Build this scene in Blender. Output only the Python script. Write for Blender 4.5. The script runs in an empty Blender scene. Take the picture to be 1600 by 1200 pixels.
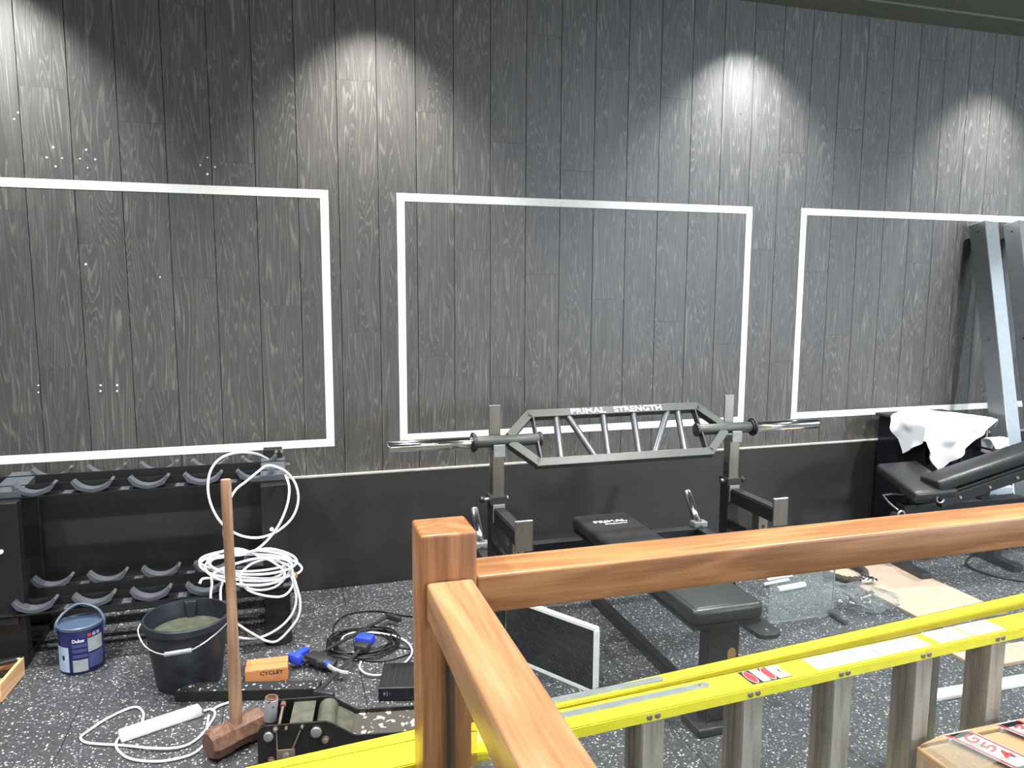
import bpy, bmesh, math, random
from mathutils import Vector, Matrix
random.seed(7)
scene = bpy.context.scene
COL = scene.collection
PI = math.pi

# ------------------------------------------------------------------ camera
# room axes: X along the plank wall (right), Y towards the wall (wall face at y = 0), Z up
FPX, CAMH, CAMY = 1200.0, 1.50, -3.7958
def _n(v): return Vector(v).normalized()
_X = _n((3964, 136, FPX))
_D = Vector((-40, -9400, FPX)); _D = (_D - _D.dot(_X) * _X).normalized()
_Z = -_D
_Y = _Z.cross(_X)
if _Y.z < 0: _Y = -_Y
MW = Matrix((_X, _Y, _Z))                      # camera (right, up, forward) -> room
CAM = Vector((0, CAMY, CAMH))
cd = bpy.data.cameras.new('camera'); cam = bpy.data.objects.new('camera', cd); COL.objects.link(cam)
cd.sensor_width = 36.0; cd.lens = 36.0 * FPX / 1600.0; cd.clip_start = 0.02
cr, cu_, cf = MW @ Vector((1, 0, 0)), MW @ Vector((0, 1, 0)), MW @ Vector((0, 0, 1))
m4 = Matrix((cr, cu_, -cf)).transposed().to_4x4(); m4.translation = CAM
cam.matrix_world = m4
scene.camera = cam

# ------------------------------------------------------------------ light
w = bpy.data.worlds.new('world'); scene.world = w; w.use_nodes = True
bg = w.node_tree.nodes['Background']; bg.inputs[0].default_value = (0.80, 0.88, 1.0, 1); bg.inputs[1].default_value = 1.2
def area(name, loc, target, sx, sy, power, col):
    l = bpy.data.lights.new(name, 'AREA'); l.shape = 'RECTANGLE'; l.size = sx; l.size_y = sy
    l.energy = power; l.color = col
    o = bpy.data.objects.new(name, l); COL.objects.link(o); o.location = loc
    o.rotation_euler = (Vector(target) - Vector(loc)).to_track_quat('-Z', 'Y').to_euler()
    return o
area('shop_window_daylight', (6.35, -8.85, 2.1), (4.2, -1.0, 0.9), 0.8, 1.0, 480, (0.78, 0.89, 1.0))
area('added_front_fill', (1.2, -8.85, 1.75), (1.2, 0.0, 1.2), 5.6, 2.1, 40, (0.90, 0.95, 1.0))  # soft fill added behind the viewer, set at an unseen window
area('side_window_daylight', (7.96, -3.6, 1.85), (3.0, -2.4, 0.6), 4.4, 1.9, 120, (0.76, 0.88, 1.0))
for k, (xx, pw) in enumerate(((-1.3, 45), (1.2, 45), (3.7, 45))):
    area('ceiling_panel_light', (xx, -4.6, 3.02), (xx, -4.6, 0), 0.6, 0.6, pw, (1.0, 0.98, 0.94))
def spot(name, loc, target, power, half, blend, col, r=0.02):
    l = bpy.data.lights.new(name, 'SPOT'); l.energy = power; l.color = col
    l.spot_size = 2 * math.radians(half); l.spot_blend = blend; l.shadow_soft_size = r
    o = bpy.data.objects.new(name, l); COL.objects.link(o); o.location = loc
    o.rotation_euler = (Vector(target) - Vector(loc)).to_track_quat('-Z', 'Y').to_euler()
spot('downlight_a', (-1.12, -0.30, 3.01), (-1.12, -0.27, 0), 370, 47, 0.95, (0.95, 1.0, 0.97))
spot('downlight_b', (0.47, -0.33, 3.01), (0.47, -0.30, 0), 330, 45, 0.95, (1.0, 0.98, 0.92))
spot('downlight_c', (2.47, -0.28, 3.01), (2.47, -0.25, 0), 350, 49, 0.95, (0.93, 0.98, 1.0))
spot('downlight_d', (4.15, -0.34, 3.01), (4.15, -0.31, 0), 330, 46, 0.95, (0.97, 1.0, 0.98))
for k, (xx, pw) in enumerate(((-1.4, 420), (0.4, 400), (2.2, 460), (4.0, 520))):
    spot('added_top_fill', (xx, -2.25, 3.01), (xx, -2.2, 0), pw, 64, 0.8, (1.0, 0.98, 0.95), 0.05)  # unseen overhead spots, added to brighten the rail tops and floor
vs = scene.view_settings
vs.view_transform = 'Standard'; vs.look = 'None'; vs.gamma = 1.0; vs.use_curve_mapping = False
vs.exposure = -0.15

# ------------------------------------------------------------------ helpers
def ray(px, py): return MW @ Vector((px - 800.0, 600.0 - py, FPX))
def Zp(px, py, z=0.0):
    r = ray(px, py); return CAM + r * ((z - CAMH) / r.z)
def Yp(px, py, yy=0.0):
    r = ray(px, py); return CAM + r * ((yy - CAMY) / r.y)

def lin(c):
    return tuple(((v / 255) / 12.92 if v / 255 <= 0.04045 else ((v / 255 + 0.055) / 1.055) ** 2.4) for v in c)

class NT:
    def __init__(s, name):
        s.m = bpy.data.materials.new(name); s.m.use_nodes = True
        s.t = s.m.node_tree; s.b = s.t.nodes['Principled BSDF']; s.out = s.t.nodes['Material Output']
    def n(s, typ, **kw):
        nd = s.t.nodes.new(typ)
        for k, v in kw.items():
            if k.startswith('i_'): nd.inputs[k[2:].replace('_', ' ')].default_value = v
            else: setattr(nd, k, v)
        return nd
    def l(s, a, b): s.t.links.new(a, b)
    def ramp(s, fac, stops):
        r = s.n('ShaderNodeValToRGB'); e = r.color_ramp.elements
        while len(e) < len(stops): e.new(0.5)
        for k, (p, c) in enumerate(stops):
            e[k].position = p; e[k].color = (*c, 1) if len(c) == 3 else c
        s.l(fac, r.inputs[0]); return r
    def bump(s, h, strength, dist=0.002):
        b = s.n('ShaderNodeBump'); b.inputs['Strength'].default_value = strength; b.inputs['Distance'].default_value = dist
        s.l(h, b.inputs['Height']); s.l(b.outputs[0], s.b.inputs['Normal'])

def mat(name, srgb, rough=0.5, metal=0.0, var=0.12, scale=30.0, bump=0.0, coat=0.0, stretch=None, spec=None):
    """plain material with a procedural mottle of colour and gloss"""
    t = NT(name); c = lin(srgb)
    tc = t.n('ShaderNodeTexCoord'); mp = t.n('ShaderNodeMapping')
    if stretch: mp.inputs['Scale'].default_value = stretch
    t.l(tc.outputs['Object'], mp.inputs[0])
    nz = t.n('ShaderNodeTexNoise'); nz.inputs['Scale'].default_value = scale; nz.inputs['Detail'].default_value = 4
    t.l(mp.outputs[0], nz.inputs['Vector'])
    r = t.ramp(nz.outputs[0], [(0.3, tuple(v * (1 - var) for v in c)), (0.7, tuple(min(1, v * (1 + var)) for v in c))])
    t.l(r.outputs[0], t.b.inputs['Base Color'])
    t.b.inputs['Roughness'].default_value = rough; t.b.inputs['Metallic'].default_value = metal
    if coat: t.b.inputs['Coat Weight'].default_value = coat; t.b.inputs['Coat Roughness'].default_value = 0.15
    if spec is not None: t.b.inputs['Specular IOR Level'].default_value = spec
    if bump: t.bump(nz.outputs[0], bump)
    return t.m

def mat_plank():
    t = NT('charcoal_oak'); tc = t.n('ShaderNodeTexCoord'); oi = t.n('ShaderNodeObjectInfo')
    mul = t.n('ShaderNodeVectorMath', operation='MULTIPLY_ADD')
    cmb = t.n('ShaderNodeCombineXYZ')
    for k, f in enumerate((37.0, 11.0, 91.0)):
        mm = t.n('ShaderNodeMath', operation='MULTIPLY'); t.l(oi.outputs['Random'], mm.inputs[0]); mm.inputs[1].default_value = f
        t.l(mm.outputs[0], cmb.inputs[k])
    add = t.n('ShaderNodeVectorMath', operation='ADD'); t.l(tc.outputs['Object'], add.inputs[0]); t.l(cmb.outputs[0], add.inputs[1])
    # long, wandering growth rings
    m1 = t.n('ShaderNodeMapping'); m1.inputs['Scale'].default_value = (1.0, 1.0, 0.075); t.l(add.outputs[0], m1.inputs[0])
    nz = t.n('ShaderNodeTexNoise'); nz.inputs['Scale'].default_value = 9.0; nz.inputs['Detail'].default_value = 2.5; nz.inputs['Distortion'].default_value = 0.6
    t.l(m1.outputs[0], nz.inputs['Vector'])
    rg = t.n('ShaderNodeMath', operation='MULTIPLY'); t.l(nz.outputs[0], rg.inputs[0]); rg.inputs[1].default_value = 28.0
    fr = t.n('ShaderNodeMath', operation='FRACT'); t.l(rg.outputs[0], fr.inputs[0])
    rings = t.ramp(fr.outputs[0], [(0.0, (0.0,) * 3), (0.58, (0.04,) * 3), (0.86, (0.8,) * 3), (1.0, (0.1,) * 3)])
    # fine fibre
    m2 = t.n('ShaderNodeMapping'); m2.inputs['Scale'].default_value = (1.0, 1.0, 0.025); t.l(add.outputs[0], m2.inputs[0])
    fb = t.n('ShaderNodeTexNoise'); fb.inputs['Scale'].default_value = 260.0; fb.inputs['Detail'].default_value = 3; t.l(m2.outputs[0], fb.inputs['Vector'])
    fbr = t.ramp(fb.outputs[0], [(0.30, (0.25,) * 3), (0.72, (1.0,) * 3)])
    # broad tone
    m3 = t.n('ShaderNodeMapping'); m3.inputs['Scale'].default_value = (1.0, 1.0, 0.2); t.l(add.outputs[0], m3.inputs[0])
    br = t.n('ShaderNodeTexNoise'); br.inputs['Scale'].default_value = 14.0; br.inputs['Detail'].default_value = 3; t.l(m3.outputs[0], br.inputs['Vector'])
    a = t.n('ShaderNodeMath', operation='MULTIPLY'); t.l(rings.outputs[0], a.inputs[0]); t.l(fbr.outputs[0], a.inputs[1])
    b = t.n('ShaderNodeMath', operation='MULTIPLY_ADD'); t.l(fbr.outputs[0], b.inputs[0]); b.inputs[1].default_value = 0.22; t.l(a.outputs[0], b.inputs[2])
    c = t.n('ShaderNodeMath', operation='MULTIPLY_ADD'); t.l(br.outputs[0], c.inputs[0]); c.inputs[1].default_value = 0.45; t.l(b.outputs[0], c.inputs[2])
    d = t.n('ShaderNodeMath', operation='MULTIPLY_ADD'); t.l(oi.outputs['Random'], d.inputs[0]); d.inputs[1].default_value = 0.10; t.l(c.outputs[0], d.inputs[2])
    col = t.ramp(d.outputs[0], [(0.10, lin((60, 59, 58))), (0.42, lin((70, 68, 66))), (0.75, lin((88, 85, 82))), (1.0, lin((110, 106, 101)))])
    t.l(col.outputs[0], t.b.inputs['Base Color'])
    t.b.inputs['Roughness'].default_value = 0.46; t.b.inputs['Specular IOR Level'].default_value = 0.6
    t.bump(a.outputs[0], 0.10, 0.0004)
    return t.m

def mat_rubber(name='speckled_rubber', dense=0.46, b0=(36, 37, 40), b1=(62, 64, 68), fs=122.0):
    t = NT(name); tc = t.n('ShaderNodeTexCoord'); oi = t.n('ShaderNodeObjectInfo')
    cmb = t.n('ShaderNodeCombineXYZ')
    for k, f in enumerate((13.0, 29.0)):
        mm = t.n('ShaderNodeMath', operation='MULTIPLY'); t.l(oi.outputs['Random'], mm.inputs[0]); mm.inputs[1].default_value = f
        t.l(mm.outputs[0], cmb.inputs[k])
    add = t.n('ShaderNodeVectorMath', operation='ADD'); t.l(tc.outputs['Object'], add.inputs[0]); t.l(cmb.outputs[0], add.inputs[1])
    ds = t.n('ShaderNodeTexNoise'); ds.inputs['Scale'].default_value = 150.0
    t.l(add.outputs[0], ds.inputs['Vector'])
    mx = t.n('ShaderNodeVectorMath', operation='MULTIPLY_ADD'); t.l(ds.outputs['Color'], mx.inputs[0]); mx.inputs[1].default_value = (0.008,) * 3; t.l(add.outputs[0], mx.inputs[2])
    v = t.n('ShaderNodeTexVoronoi'); v.inputs['Scale'].default_value = fs; t.l(mx.outputs[0], v.inputs['Vector'])
    sep = t.n('ShaderNodeSeparateColor'); t.l(v.outputs['Color'], sep.inputs[0])
    pick = t.n('ShaderNodeMath', operation='LESS_THAN'); t.l(sep.outputs[0], pick.inputs[0]); pick.inputs[1].default_value = dense
    sz = t.n('ShaderNodeMath', operation='MULTIPLY_ADD'); t.l(sep.outputs[1], sz.inputs[0]); sz.inputs[1].default_value = 0.30; sz.inputs[2].default_value = 0.18
    near = t.n('ShaderNodeMath', operation='LESS_THAN'); t.l(v.outputs['Distance'], near.inputs[0]); t.l(sz.outputs[0], near.inputs[1])
    fl = t.n('ShaderNodeMath', operation='MULTIPLY'); t.l(pick.outputs[0], fl.inputs[0]); t.l(near.outputs[0], fl.inputs[1])
    tone = t.ramp(sep.outputs[2], [(0.0, lin((104, 106, 110))), (1.0, lin((190, 191, 194)))])
    nz = t.n('ShaderNodeTexNoise'); nz.inputs['Scale'].default_value = 90.0; nz.inputs['Detail'].default_value = 4; t.l(add.outputs[0], nz.inputs['Vector'])
    base = t.ramp(nz.outputs[0], [(0.3, lin(b0)), (0.7, lin(b1))])
    mix = t.n('ShaderNodeMix', data_type='RGBA'); t.l(fl.outputs[0], mix.inputs[0]); t.l(base.outputs[0], mix.inputs[6]); t.l(tone.outputs[0], mix.inputs[7])
    t.l(mix.outputs[2], t.b.inputs['Base Color']); t.b.inputs['Roughness'].default_value = 0.75
    t.bump(nz.outputs[0], 0.5, 0.001)
    return t.m

def mat_wood(name, dark, mid, light, axis, rough=0.38, freq=9.0):
    """timber with the grain along an axis (0, 1 or 2)"""
    t = NT(name); tc = t.n('ShaderNodeTexCoord'); sc = [1.0, 1.0, 1.0]; sc[axis] = 0.09
    m1 = t.n('ShaderNodeMapping'); m1.inputs['Scale'].default_value = sc; t.l(tc.outputs['Object'], m1.inputs[0])
    nz = t.n('ShaderNodeTexNoise'); nz.inputs['Scale'].default_value = freq * 1.5; nz.inputs['Detail'].default_value = 3; nz.inputs['Distortion'].default_value = 0.4
    t.l(m1.outputs[0], nz.inputs['Vector'])
    rg = t.n('ShaderNodeMath', operation='MULTIPLY'); t.l(nz.outputs[0], rg.inputs[0]); rg.inputs[1].default_value = 9.0
    fr = t.n('ShaderNodeMath', operation='PINGPONG'); t.l(rg.outputs[0], fr.inputs[0]); fr.inputs[1].default_value = 1.0
    sc2 = [1.0, 1.0, 1.0]; sc2[axis] = 0.03
    m2 = t.n('ShaderNodeMapping'); m2.inputs['Scale'].default_value = sc2; t.l(tc.outputs['Object'], m2.inputs[0])
    fb = t.n('ShaderNodeTexNoise'); fb.inputs['Scale'].default_value = 240.0; fb.inputs['Detail'].default_value = 3; t.l(m2.outputs[0], fb.inputs['Vector'])
    s1 = t.n('ShaderNodeMath', operation='MULTIPLY'); t.l(fr.outputs[0], s1.inputs[0]); s1.inputs[1].default_value = 0.45
    s2 = t.n('ShaderNodeMath', operation='MULTIPLY_ADD'); t.l(fb.outputs[0], s2.inputs[0]); s2.inputs[1].default_value = 0.65; t.l(s1.outputs[0], s2.inputs[2])
    col = t.ramp(s2.outputs[0], [(0.15, lin(dark)), (0.5, lin(mid)), (0.85, lin(light))])
    t.l(col.outputs[0], t.b.inputs['Base Color']); t.b.inputs['Roughness'].default_value = rough
    t.bump(fb.outputs[0], 0.12, 0.0006)
    return t.m

def mat_glass(name, tint, refl=1.0, haze=0.0, rough=0.0):
    """clear sheet: transparent body with a Fresnel mirror on both faces"""
    t = NT(name); t.t.nodes.remove(t.b)
    tr = t.n('ShaderNodeBsdfTransparent'); tr.inputs[0].default_value = (*tint, 1)
    gl = t.n('ShaderNodeBsdfGlossy'); gl.inputs['Roughness'].default_value = rough
    nz = t.n('ShaderNodeTexNoise'); nz.inputs['Scale'].default_value = 3.0
    gr = t.ramp(nz.outputs[0], [(0.3, (0.92,) * 3), (0.7, (1.0,) * 3)]); t.l(gr.outputs[0], gl.inputs[0])
    ge = t.n('ShaderNodeNewGeometry'); io = t.n('ShaderNodeMath', operation='MULTIPLY_ADD'); t.l(ge.outputs['Backfacing'], io.inputs[0]); io.inputs[1].default_value = 1 / 1.5 - 1.5; io.inputs[2].default_value = 1.5
    fn = t.n('ShaderNodeFresnel'); t.l(io.outputs[0], fn.inputs[0])
    mu = t.n('ShaderNodeMath', operation='MULTIPLY', use_clamp=True); t.l(fn.outputs[0], mu.inputs[0]); mu.inputs[1].default_value = refl
    mx = t.n('ShaderNodeMixShader'); t.l(mu.outputs[0], mx.inputs[0]); t.l(tr.outputs[0], mx.inputs[1]); t.l(gl.outputs[0], mx.inputs[2])
    last = mx
    if haze:
        df = t.n('ShaderNodeBsdfDiffuse'); df.inputs[0].default_value = (0.85, 0.9, 0.92, 1)
        m2 = t.n('ShaderNodeMixShader'); m2.inputs[0].default_value = haze; t.l(mx.outputs[0], m2.inputs[1]); t.l(df.outputs[0], m2.inputs[2]); last = m2
    t.l(last.outputs[0], t.out.inputs[0])
    return t.m

def mat_worn(name, base, worn, scale=40.0, thr=0.56, rough=0.55, metal=0.0):
    """paint flaked off in patches"""
    t = NT(name); tc = t.n('ShaderNodeTexCoord')
    nz = t.n('ShaderNodeTexNoise'); nz.inputs['Scale'].default_value = scale; nz.inputs['Detail'].default_value = 5; t.l(tc.outputs['Object'], nz.inputs['Vector'])
    r = t.ramp(nz.outputs[0], [(thr, lin(base)), (thr + 0.03, lin(worn))]); t.l(r.outputs[0], t.b.inputs['Base Color'])
    t.b.inputs['Roughness'].default_value = rough; t.b.inputs['Metallic'].default_value = metal
    t.bump(nz.outputs[0], 0.2)
    return t.m

M = dict(
    plank=mat_plank(), rubber=mat_rubber(), rubber_cut=mat_rubber('speckled_rubber_offcut', 0.42, (14, 14, 16), (26, 27, 30), 80.0),
    gap=mat('dark_backing', (14, 14, 14), 0.9), dado=mat('black_dado_board', (40, 39, 38), 0.45, var=0.1, scale=4),
    dado_edge=mat('pale_board_edge', (165, 162, 156), 0.6), ceil=mat('olive_ceiling_paint', (96, 100, 88), 0.9, scale=60),
    wall=mat('grey_wall_paint', (150, 150, 148), 0.85), tape=mat('white_masking_tape', (236, 235, 230), 0.7, var=0.04, scale=60),
    black=mat('black_powder_coat', (26, 26, 27), 0.42, scale=80), black2=mat('satin_black_steel', (40, 41, 42), 0.38, scale=60),
    saddle=mat('dark_grey_plastic', (74, 77, 84), 0.5), grey=mat('grey_steel_plate', (128, 130, 132), 0.45, 0.3),
    chrome=mat('chrome', (225, 226, 228), 0.09, 1.0, var=0.03), steel=mat('brushed_steel', (162, 156, 153), 0.30, 1.0, var=0.08, stretch=(1, 1, 0.05), scale=90),
    barpaint=mat('grey_green_bar_paint', (54, 58, 54), 0.42, scale=50), grip=mat('grey_grip_metal', (92, 95, 100), 0.32, 0.5),
    white_print=mat('white_print', (235, 235, 235), 0.6, var=0.02), vinyl=mat('black_vinyl', (34, 35, 36), 0.36, bump=0.08, scale=220),
    oakx=mat_wood('oiled_oak_x', (116, 77, 45), (146, 99, 61), (170, 123, 81), 0), oaky=mat_wood('oiled_oak_y', (136, 96, 64), (162, 119, 83), (180, 139, 101), 1),
    oakz=mat_wood('oiled_oak_z', (112, 72, 42), (146, 98, 60), (168, 120, 80), 2),
    glass=mat_glass('balustrade_glass', (0.955, 0.975, 0.965), 1.0), film=mat_glass('clear_film', (0.93, 0.95, 0.95), 1.6, 0.10, 0.05),
    reflection_haze=mat_glass('acrylic_reflection_haze', (0.90, 0.94, 0.93), 1.4, 0.07), gasket=mat('dark_gasket', (40, 38, 30), 0.6),
    yellow=mat('yellow_fibreglass', (252, 234, 40), 0.38, var=0.06, scale=20), alu=mat_wood('dull_aluminium', (112, 100, 92), (150, 138, 128), (178, 168, 158), 2, 0.42, 6.0),
    label=mat('white_label', (174, 179, 180), 0.5, var=0.05), red=mat('red_print', (196, 48, 58), 0.55), inkblue=mat('blue_grey_print', (120, 130, 158), 0.6), ink=mat('black_print', (24, 24, 24), 0.6),
    strap=mat('zinc_strap', (150, 158, 160), 0.42, 0.55), rivet=mat('dull_rivet', (128, 118, 106), 0.5, 0.5),
    card=mat('tan_cardboard', (168, 134, 98), 0.85, var=0.07, scale=12), cardo=mat('orange_cardboard', (184, 120, 74), 0.8, var=0.08, scale=18),
    cardp=mat('pinkish_fibreboard', (172, 148, 130), 0.75, var=0.05, scale=9), pine=mat_wood('pale_pine', (190, 140, 96), (214, 168, 124), (228, 188, 148), 1),
    handle=mat_wood('worn_ash_handle', (104, 78, 60), (140, 108, 84), (162, 130, 104), 2, 0.6), rust=mat('rusty_brown_steel', (110, 80, 66), 0.6, 0.2, var=0.3, scale=60, bump=0.3),
    bucket=mat('black_polythene', (30, 34, 42), 0.45, var=0.25, scale=14), slurry=mat('grey_green_residue', (60, 64, 50), 0.8, var=0.4, scale=30, bump=0.4),
    wire=mat('galvanised_wire', (170, 170, 172), 0.35, 0.8), clear_grip=mat('pale_grey_grip', (140, 142, 146), 0.4),
    navy=mat('navy_can_print', (30, 34, 84), 0.4, var=0.08), lightblue=mat('light_blue_print', (170, 192, 222), 0.45), can_lid=mat('blue_grey_lid', (66, 82, 104), 0.4), canwhite=mat('grey_white_print', (150, 156, 160), 0.5), midblue=mat('slate_blue_print', (62, 70, 116), 0.5),
    white=mat('white_plastic', (236, 238, 238), 0.4, var=0.03), cablew=mat('white_pvc_cable', (236, 236, 240), 0.4, var=0.03), copper=mat('copper_strand', (196, 150, 70), 0.4, 0.6),
    blue=mat('bright_blue_plastic', (40, 66, 190), 0.4), jack=mat('jack_black_enamel', (24, 24, 23), 0.38, var=0.3, scale=30), jackworn=mat_worn('flaked_jack_paint', (62, 58, 52), (206, 200, 190), 38, 0.58), jackplate=mat('grimy_steel_plate', (92, 92, 82), 0.5, 0.4, var=0.3, scale=25),
    zinc=mat('zinc_bolt', (176, 172, 164), 0.35, 0.8), sock=mat_worn('scuffed_silver_socket', (168, 170, 174), (60, 58, 56), 60, 0.62, 0.45, 0.3), wornplate=mat('bronze_tinted_plate', (128, 112, 98), 0.45, 0.4, var=0.2, scale=40),
    towel=mat('white_towelling', (206, 208, 213), 0.95, var=0.03, scale=200, bump=0.35), postg=mat('grey_enamelled_steel', (120, 124, 128), 0.20, 0.3, var=0.06, coat=0.4),
    cab=mat('glossy_black_panel', (22, 24, 30), 0.16, var=0.1), rope=mat('dark_brown_rope', (44, 34, 28), 0.8, bump=0.5, scale=120), badge=mat('brass_badge', (150, 120, 70), 0.45, 0.4),
    bag=mat_glass('crumpled_polythene', (0.90, 0.92, 0.92), 2.4, 0.06, 0.04), coil=mat('black_pvc_cable', (20, 20, 21), 0.4), panelblk=mat('black_laminate', (34, 35, 36), 0.22, var=0.2, scale=10),
    concrete=mat('window_frame_grey', (70, 70, 72), 0.6),
)

WLOC = {}
class MB:
    """collects shapes, then links them as one mesh object"""
    def __init__(s): s.bm = bmesh.new()
    def _bev(s, vs, bev, seg=2):
        if bev > 0:
            ed = list({e for v in vs for e in v.link_edges})
            bmesh.ops.bevel(s.bm, geom=ed, offset=bev, segments=seg, profile=0.5, affect='EDGES', clamp_overlap=True)
    def box(s, x0, x1, y0, y1, z0, z1, bev=0.0, seg=2):
        m = Matrix.Translation(((x0 + x1) / 2, (y0 + y1) / 2, (z0 + z1) / 2)) @ Matrix.Diagonal((abs(x1 - x0), abs(y1 - y0), abs(z1 - z0), 1))
        s._bev(bmesh.ops.create_cube(s.bm, size=1, matrix=m)['verts'], bev, seg); return s
    def obox(s, c, ax, ay, az, dims, bev=0.0, seg=2):
        r = Matrix((Vector(ax).normalized() * dims[0], Vector(ay).normalized() * dims[1], Vector(az).normalized() * dims[2])).transposed().to_4x4()
        s._bev(bmesh.ops.create_cube(s.bm, size=1, matrix=Matrix.Translation(c) @ r)['verts'], bev, seg); return s
    def bar(s, p0, p1, w, h, up=(0, 0, 1), bev=0.0):
        p0, p1 = Vector(p0), Vector(p1); d = (p1 - p0); a = d.normalized()
        side = Vector(up).cross(a).normalized(); u = a.cross(side)
        return s.obox((p0 + p1) / 2, a, side, u, (d.length, w, h), bev)
    def cyl(s, p0, p1, r0, r1=None, seg=16, bev=0.0):
        p0, p1 = Vector(p0), Vector(p1); r1 = r0 if r1 is None else r1; d = p1 - p0
        m = Matrix.Translation((p0 + p1) / 2) @ d.to_track_quat('Z', 'Y').to_matrix().to_4x4()
        vs = bmesh.ops.create_cone(s.bm, cap_ends=True, segments=seg, radius1=r0, radius2=r1, depth=d.length, matrix=m)['verts']
        if bev: 
            ed = list({e for v in vs for e in v.link_edges if len(e.link_faces) == 2 and any(len(f.verts) > 4 for f in e.link_faces)})
            bmesh.ops.bevel(s.bm, geom=ed, offset=bev, segments=2, profile=0.5, affect='EDGES', clamp_overlap=True)
        return s
    def sphere(s, c, r, sub=2, sc=(1, 1, 1)):
        bmesh.ops.create_icosphere(s.bm, subdivisions=sub, radius=r, matrix=Matrix.Translation(c) @ Matrix.Diagonal((*sc, 1))); return s
    def lathe(s, prof, c=(0, 0, 0), seg=32, sy=1.0):
        rings = []
        for r, z in prof:
            rings.append([s.bm.verts.new((c[0] + r * math.cos(2 * PI * k / seg), c[1] + sy * r * math.sin(2 * PI * k / seg), c[2] + z)) for k in range(seg)])
        for a, b in zip(rings, rings[1:]):
            for k in range(seg): s.bm.faces.new((a[k], a[(k + 1) % seg], b[(k + 1) % seg], b[k]))
        if prof[0][0] > 1e-6: s.bm.faces.new(list(reversed(rings[0])))
        if prof[-1][0] > 1e-6: s.bm.faces.new(rings[-1])
        return s
    def prism(s, poly, fn, a0, a1, bev=0.0):
        """poly = list of (u, v); fn(u, v, a) -> point"""
        A = [s.bm.verts.new(fn(u, v, a0)) for u, v in poly]; B = [s.bm.verts.new(fn(u, v, a1)) for u, v in poly]
        n = len(poly)
        s.bm.faces.new(A); s.bm.faces.new(list(reversed(B)))
        for k in range(n): s.bm.faces.new((A[(k + 1) % n], A[k], B[k], B[(k + 1) % n]))
        s._bev(A + B, bev); return s
    def tube(s, pts, r, seg=8, closed=False, rr=None):
        pts = [Vector(p) for p in pts]; n = len(pts); rings = []; up = Vector((0.13, 0.31, 0.94))
        for k in range(n):
            a = pts[(k + 1) % n] if closed or k < n - 1 else pts[k]; b = pts[k - 1] if closed or k > 0 else pts[k]
            t = (a - b).normalized()
            if k == 0: side = t.cross(up).normalized()
            else: side = (side - side.dot(t) * t).normalized()
            w = t.cross(side); q = rr[k] if rr else r
            rings.append([s.bm.verts.new(pts[k] + q * (math.cos(2 * PI * j / seg) * side + math.sin(2 * PI * j / seg) * w)) for j in range(seg)])
        m = n if closed else n - 1
        for k in range(m):
            a, b = rings[k], rings[(k + 1) % n]
            off = 0
            if closed and k == n - 1:
                off = min(range(seg), key=lambda o: sum((a[j].co - b[(j + o) % seg].co).length for j in range(seg)))
            for j in range(seg): s.bm.faces.new((a[j], a[(j + 1) % seg], b[(j + 1 + off) % seg], b[(j + off) % seg]))
        if not closed: s.bm.faces.new(list(reversed(rings[0]))); s.bm.faces.new(rings[-1])
        return s
    def mesh(s, me, mw):
        k = len(s.bm.verts); s.bm.from_mesh(me); s.bm.verts.ensure_lookup_table()
        for v in s.bm.verts[k:]: v.co = mw(v.co) if callable(mw) else mw @ v.co
        return s
    def xf(s, m):
        bmesh.ops.transform(s.bm, matrix=m, verts=s.bm.verts[:]); return s
    def obj(s, name, material, parent=None, smooth=False, angle=35):
        bmesh.ops.recalc_face_normals(s.bm, faces=s.bm.faces[:])
        co = [v.co for v in s.bm.verts]
        c = Vector([(min(p[k] for p in co) + max(p[k] for p in co)) / 2 for k in range(3)])
        if parent is None: c.z = min(p.z for p in co)
        bmesh.ops.translate(s.bm, vec=-c, verts=s.bm.verts[:])
        if smooth:
            for f in s.bm.faces: f.smooth = True
            ca = math.radians(angle)
            for e in s.bm.edges:
                if len(e.link_faces) == 2 and e.calc_face_angle(0) > ca: e.smooth = False
        me = bpy.data.meshes.new(name); s.bm.to_mesh(me); s.bm.free(); me.materials.append(material)
        return link(name, me, parent, c)

def link(name, me, parent, wloc):
    o = bpy.data.objects.new(name, me); COL.objects.link(o)
    wloc = Vector(wloc); pl = WLOC.get(parent.as_pointer(), Vector((0, 0, 0))) if parent else Vector((0, 0, 0))
    o.location = wloc - pl; o.parent = parent; WLOC[o.as_pointer()] = wloc
    return o
def thing(name, label, cat, loc, group=None):
    o = bpy.data.objects.new(name, None); COL.objects.link(o); o.location = loc; o.empty_display_size = 0.05
    WLOC[o.as_pointer()] = Vector(loc); o['label'] = label; o['category'] = cat
    if group: o['group'] = group
    return o
def tag(o, label, cat, group=None):
    o['label'] = label; o['category'] = cat
    if group: o['group'] = group
    return o
def struct(o, label=None, cat=None):
    o['kind'] = 'structure'
    if label: o['label'] = label
    if cat: o['category'] = cat
    return o

def spline(pts, per=8, closed=False):
    P = [Vector(p) for p in pts]; n = len(P); out = []
    for k in range(n if closed else n - 1):
        g = lambda i: P[i % n] if closed else P[max(0, min(n - 1, i))]
        a, b, c, d = g(k - 1), g(k), g(k + 1), g(k + 2)
        for j in range(per):
            t = j / per
            out.append(0.5 * ((2 * b) + (c - a) * t + (2 * a - 5 * b + 4 * c - d) * t * t + (3 * b - a - 3 * c + d) * t ** 3))
    if not closed: out.append(P[-1])
    return out

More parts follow.
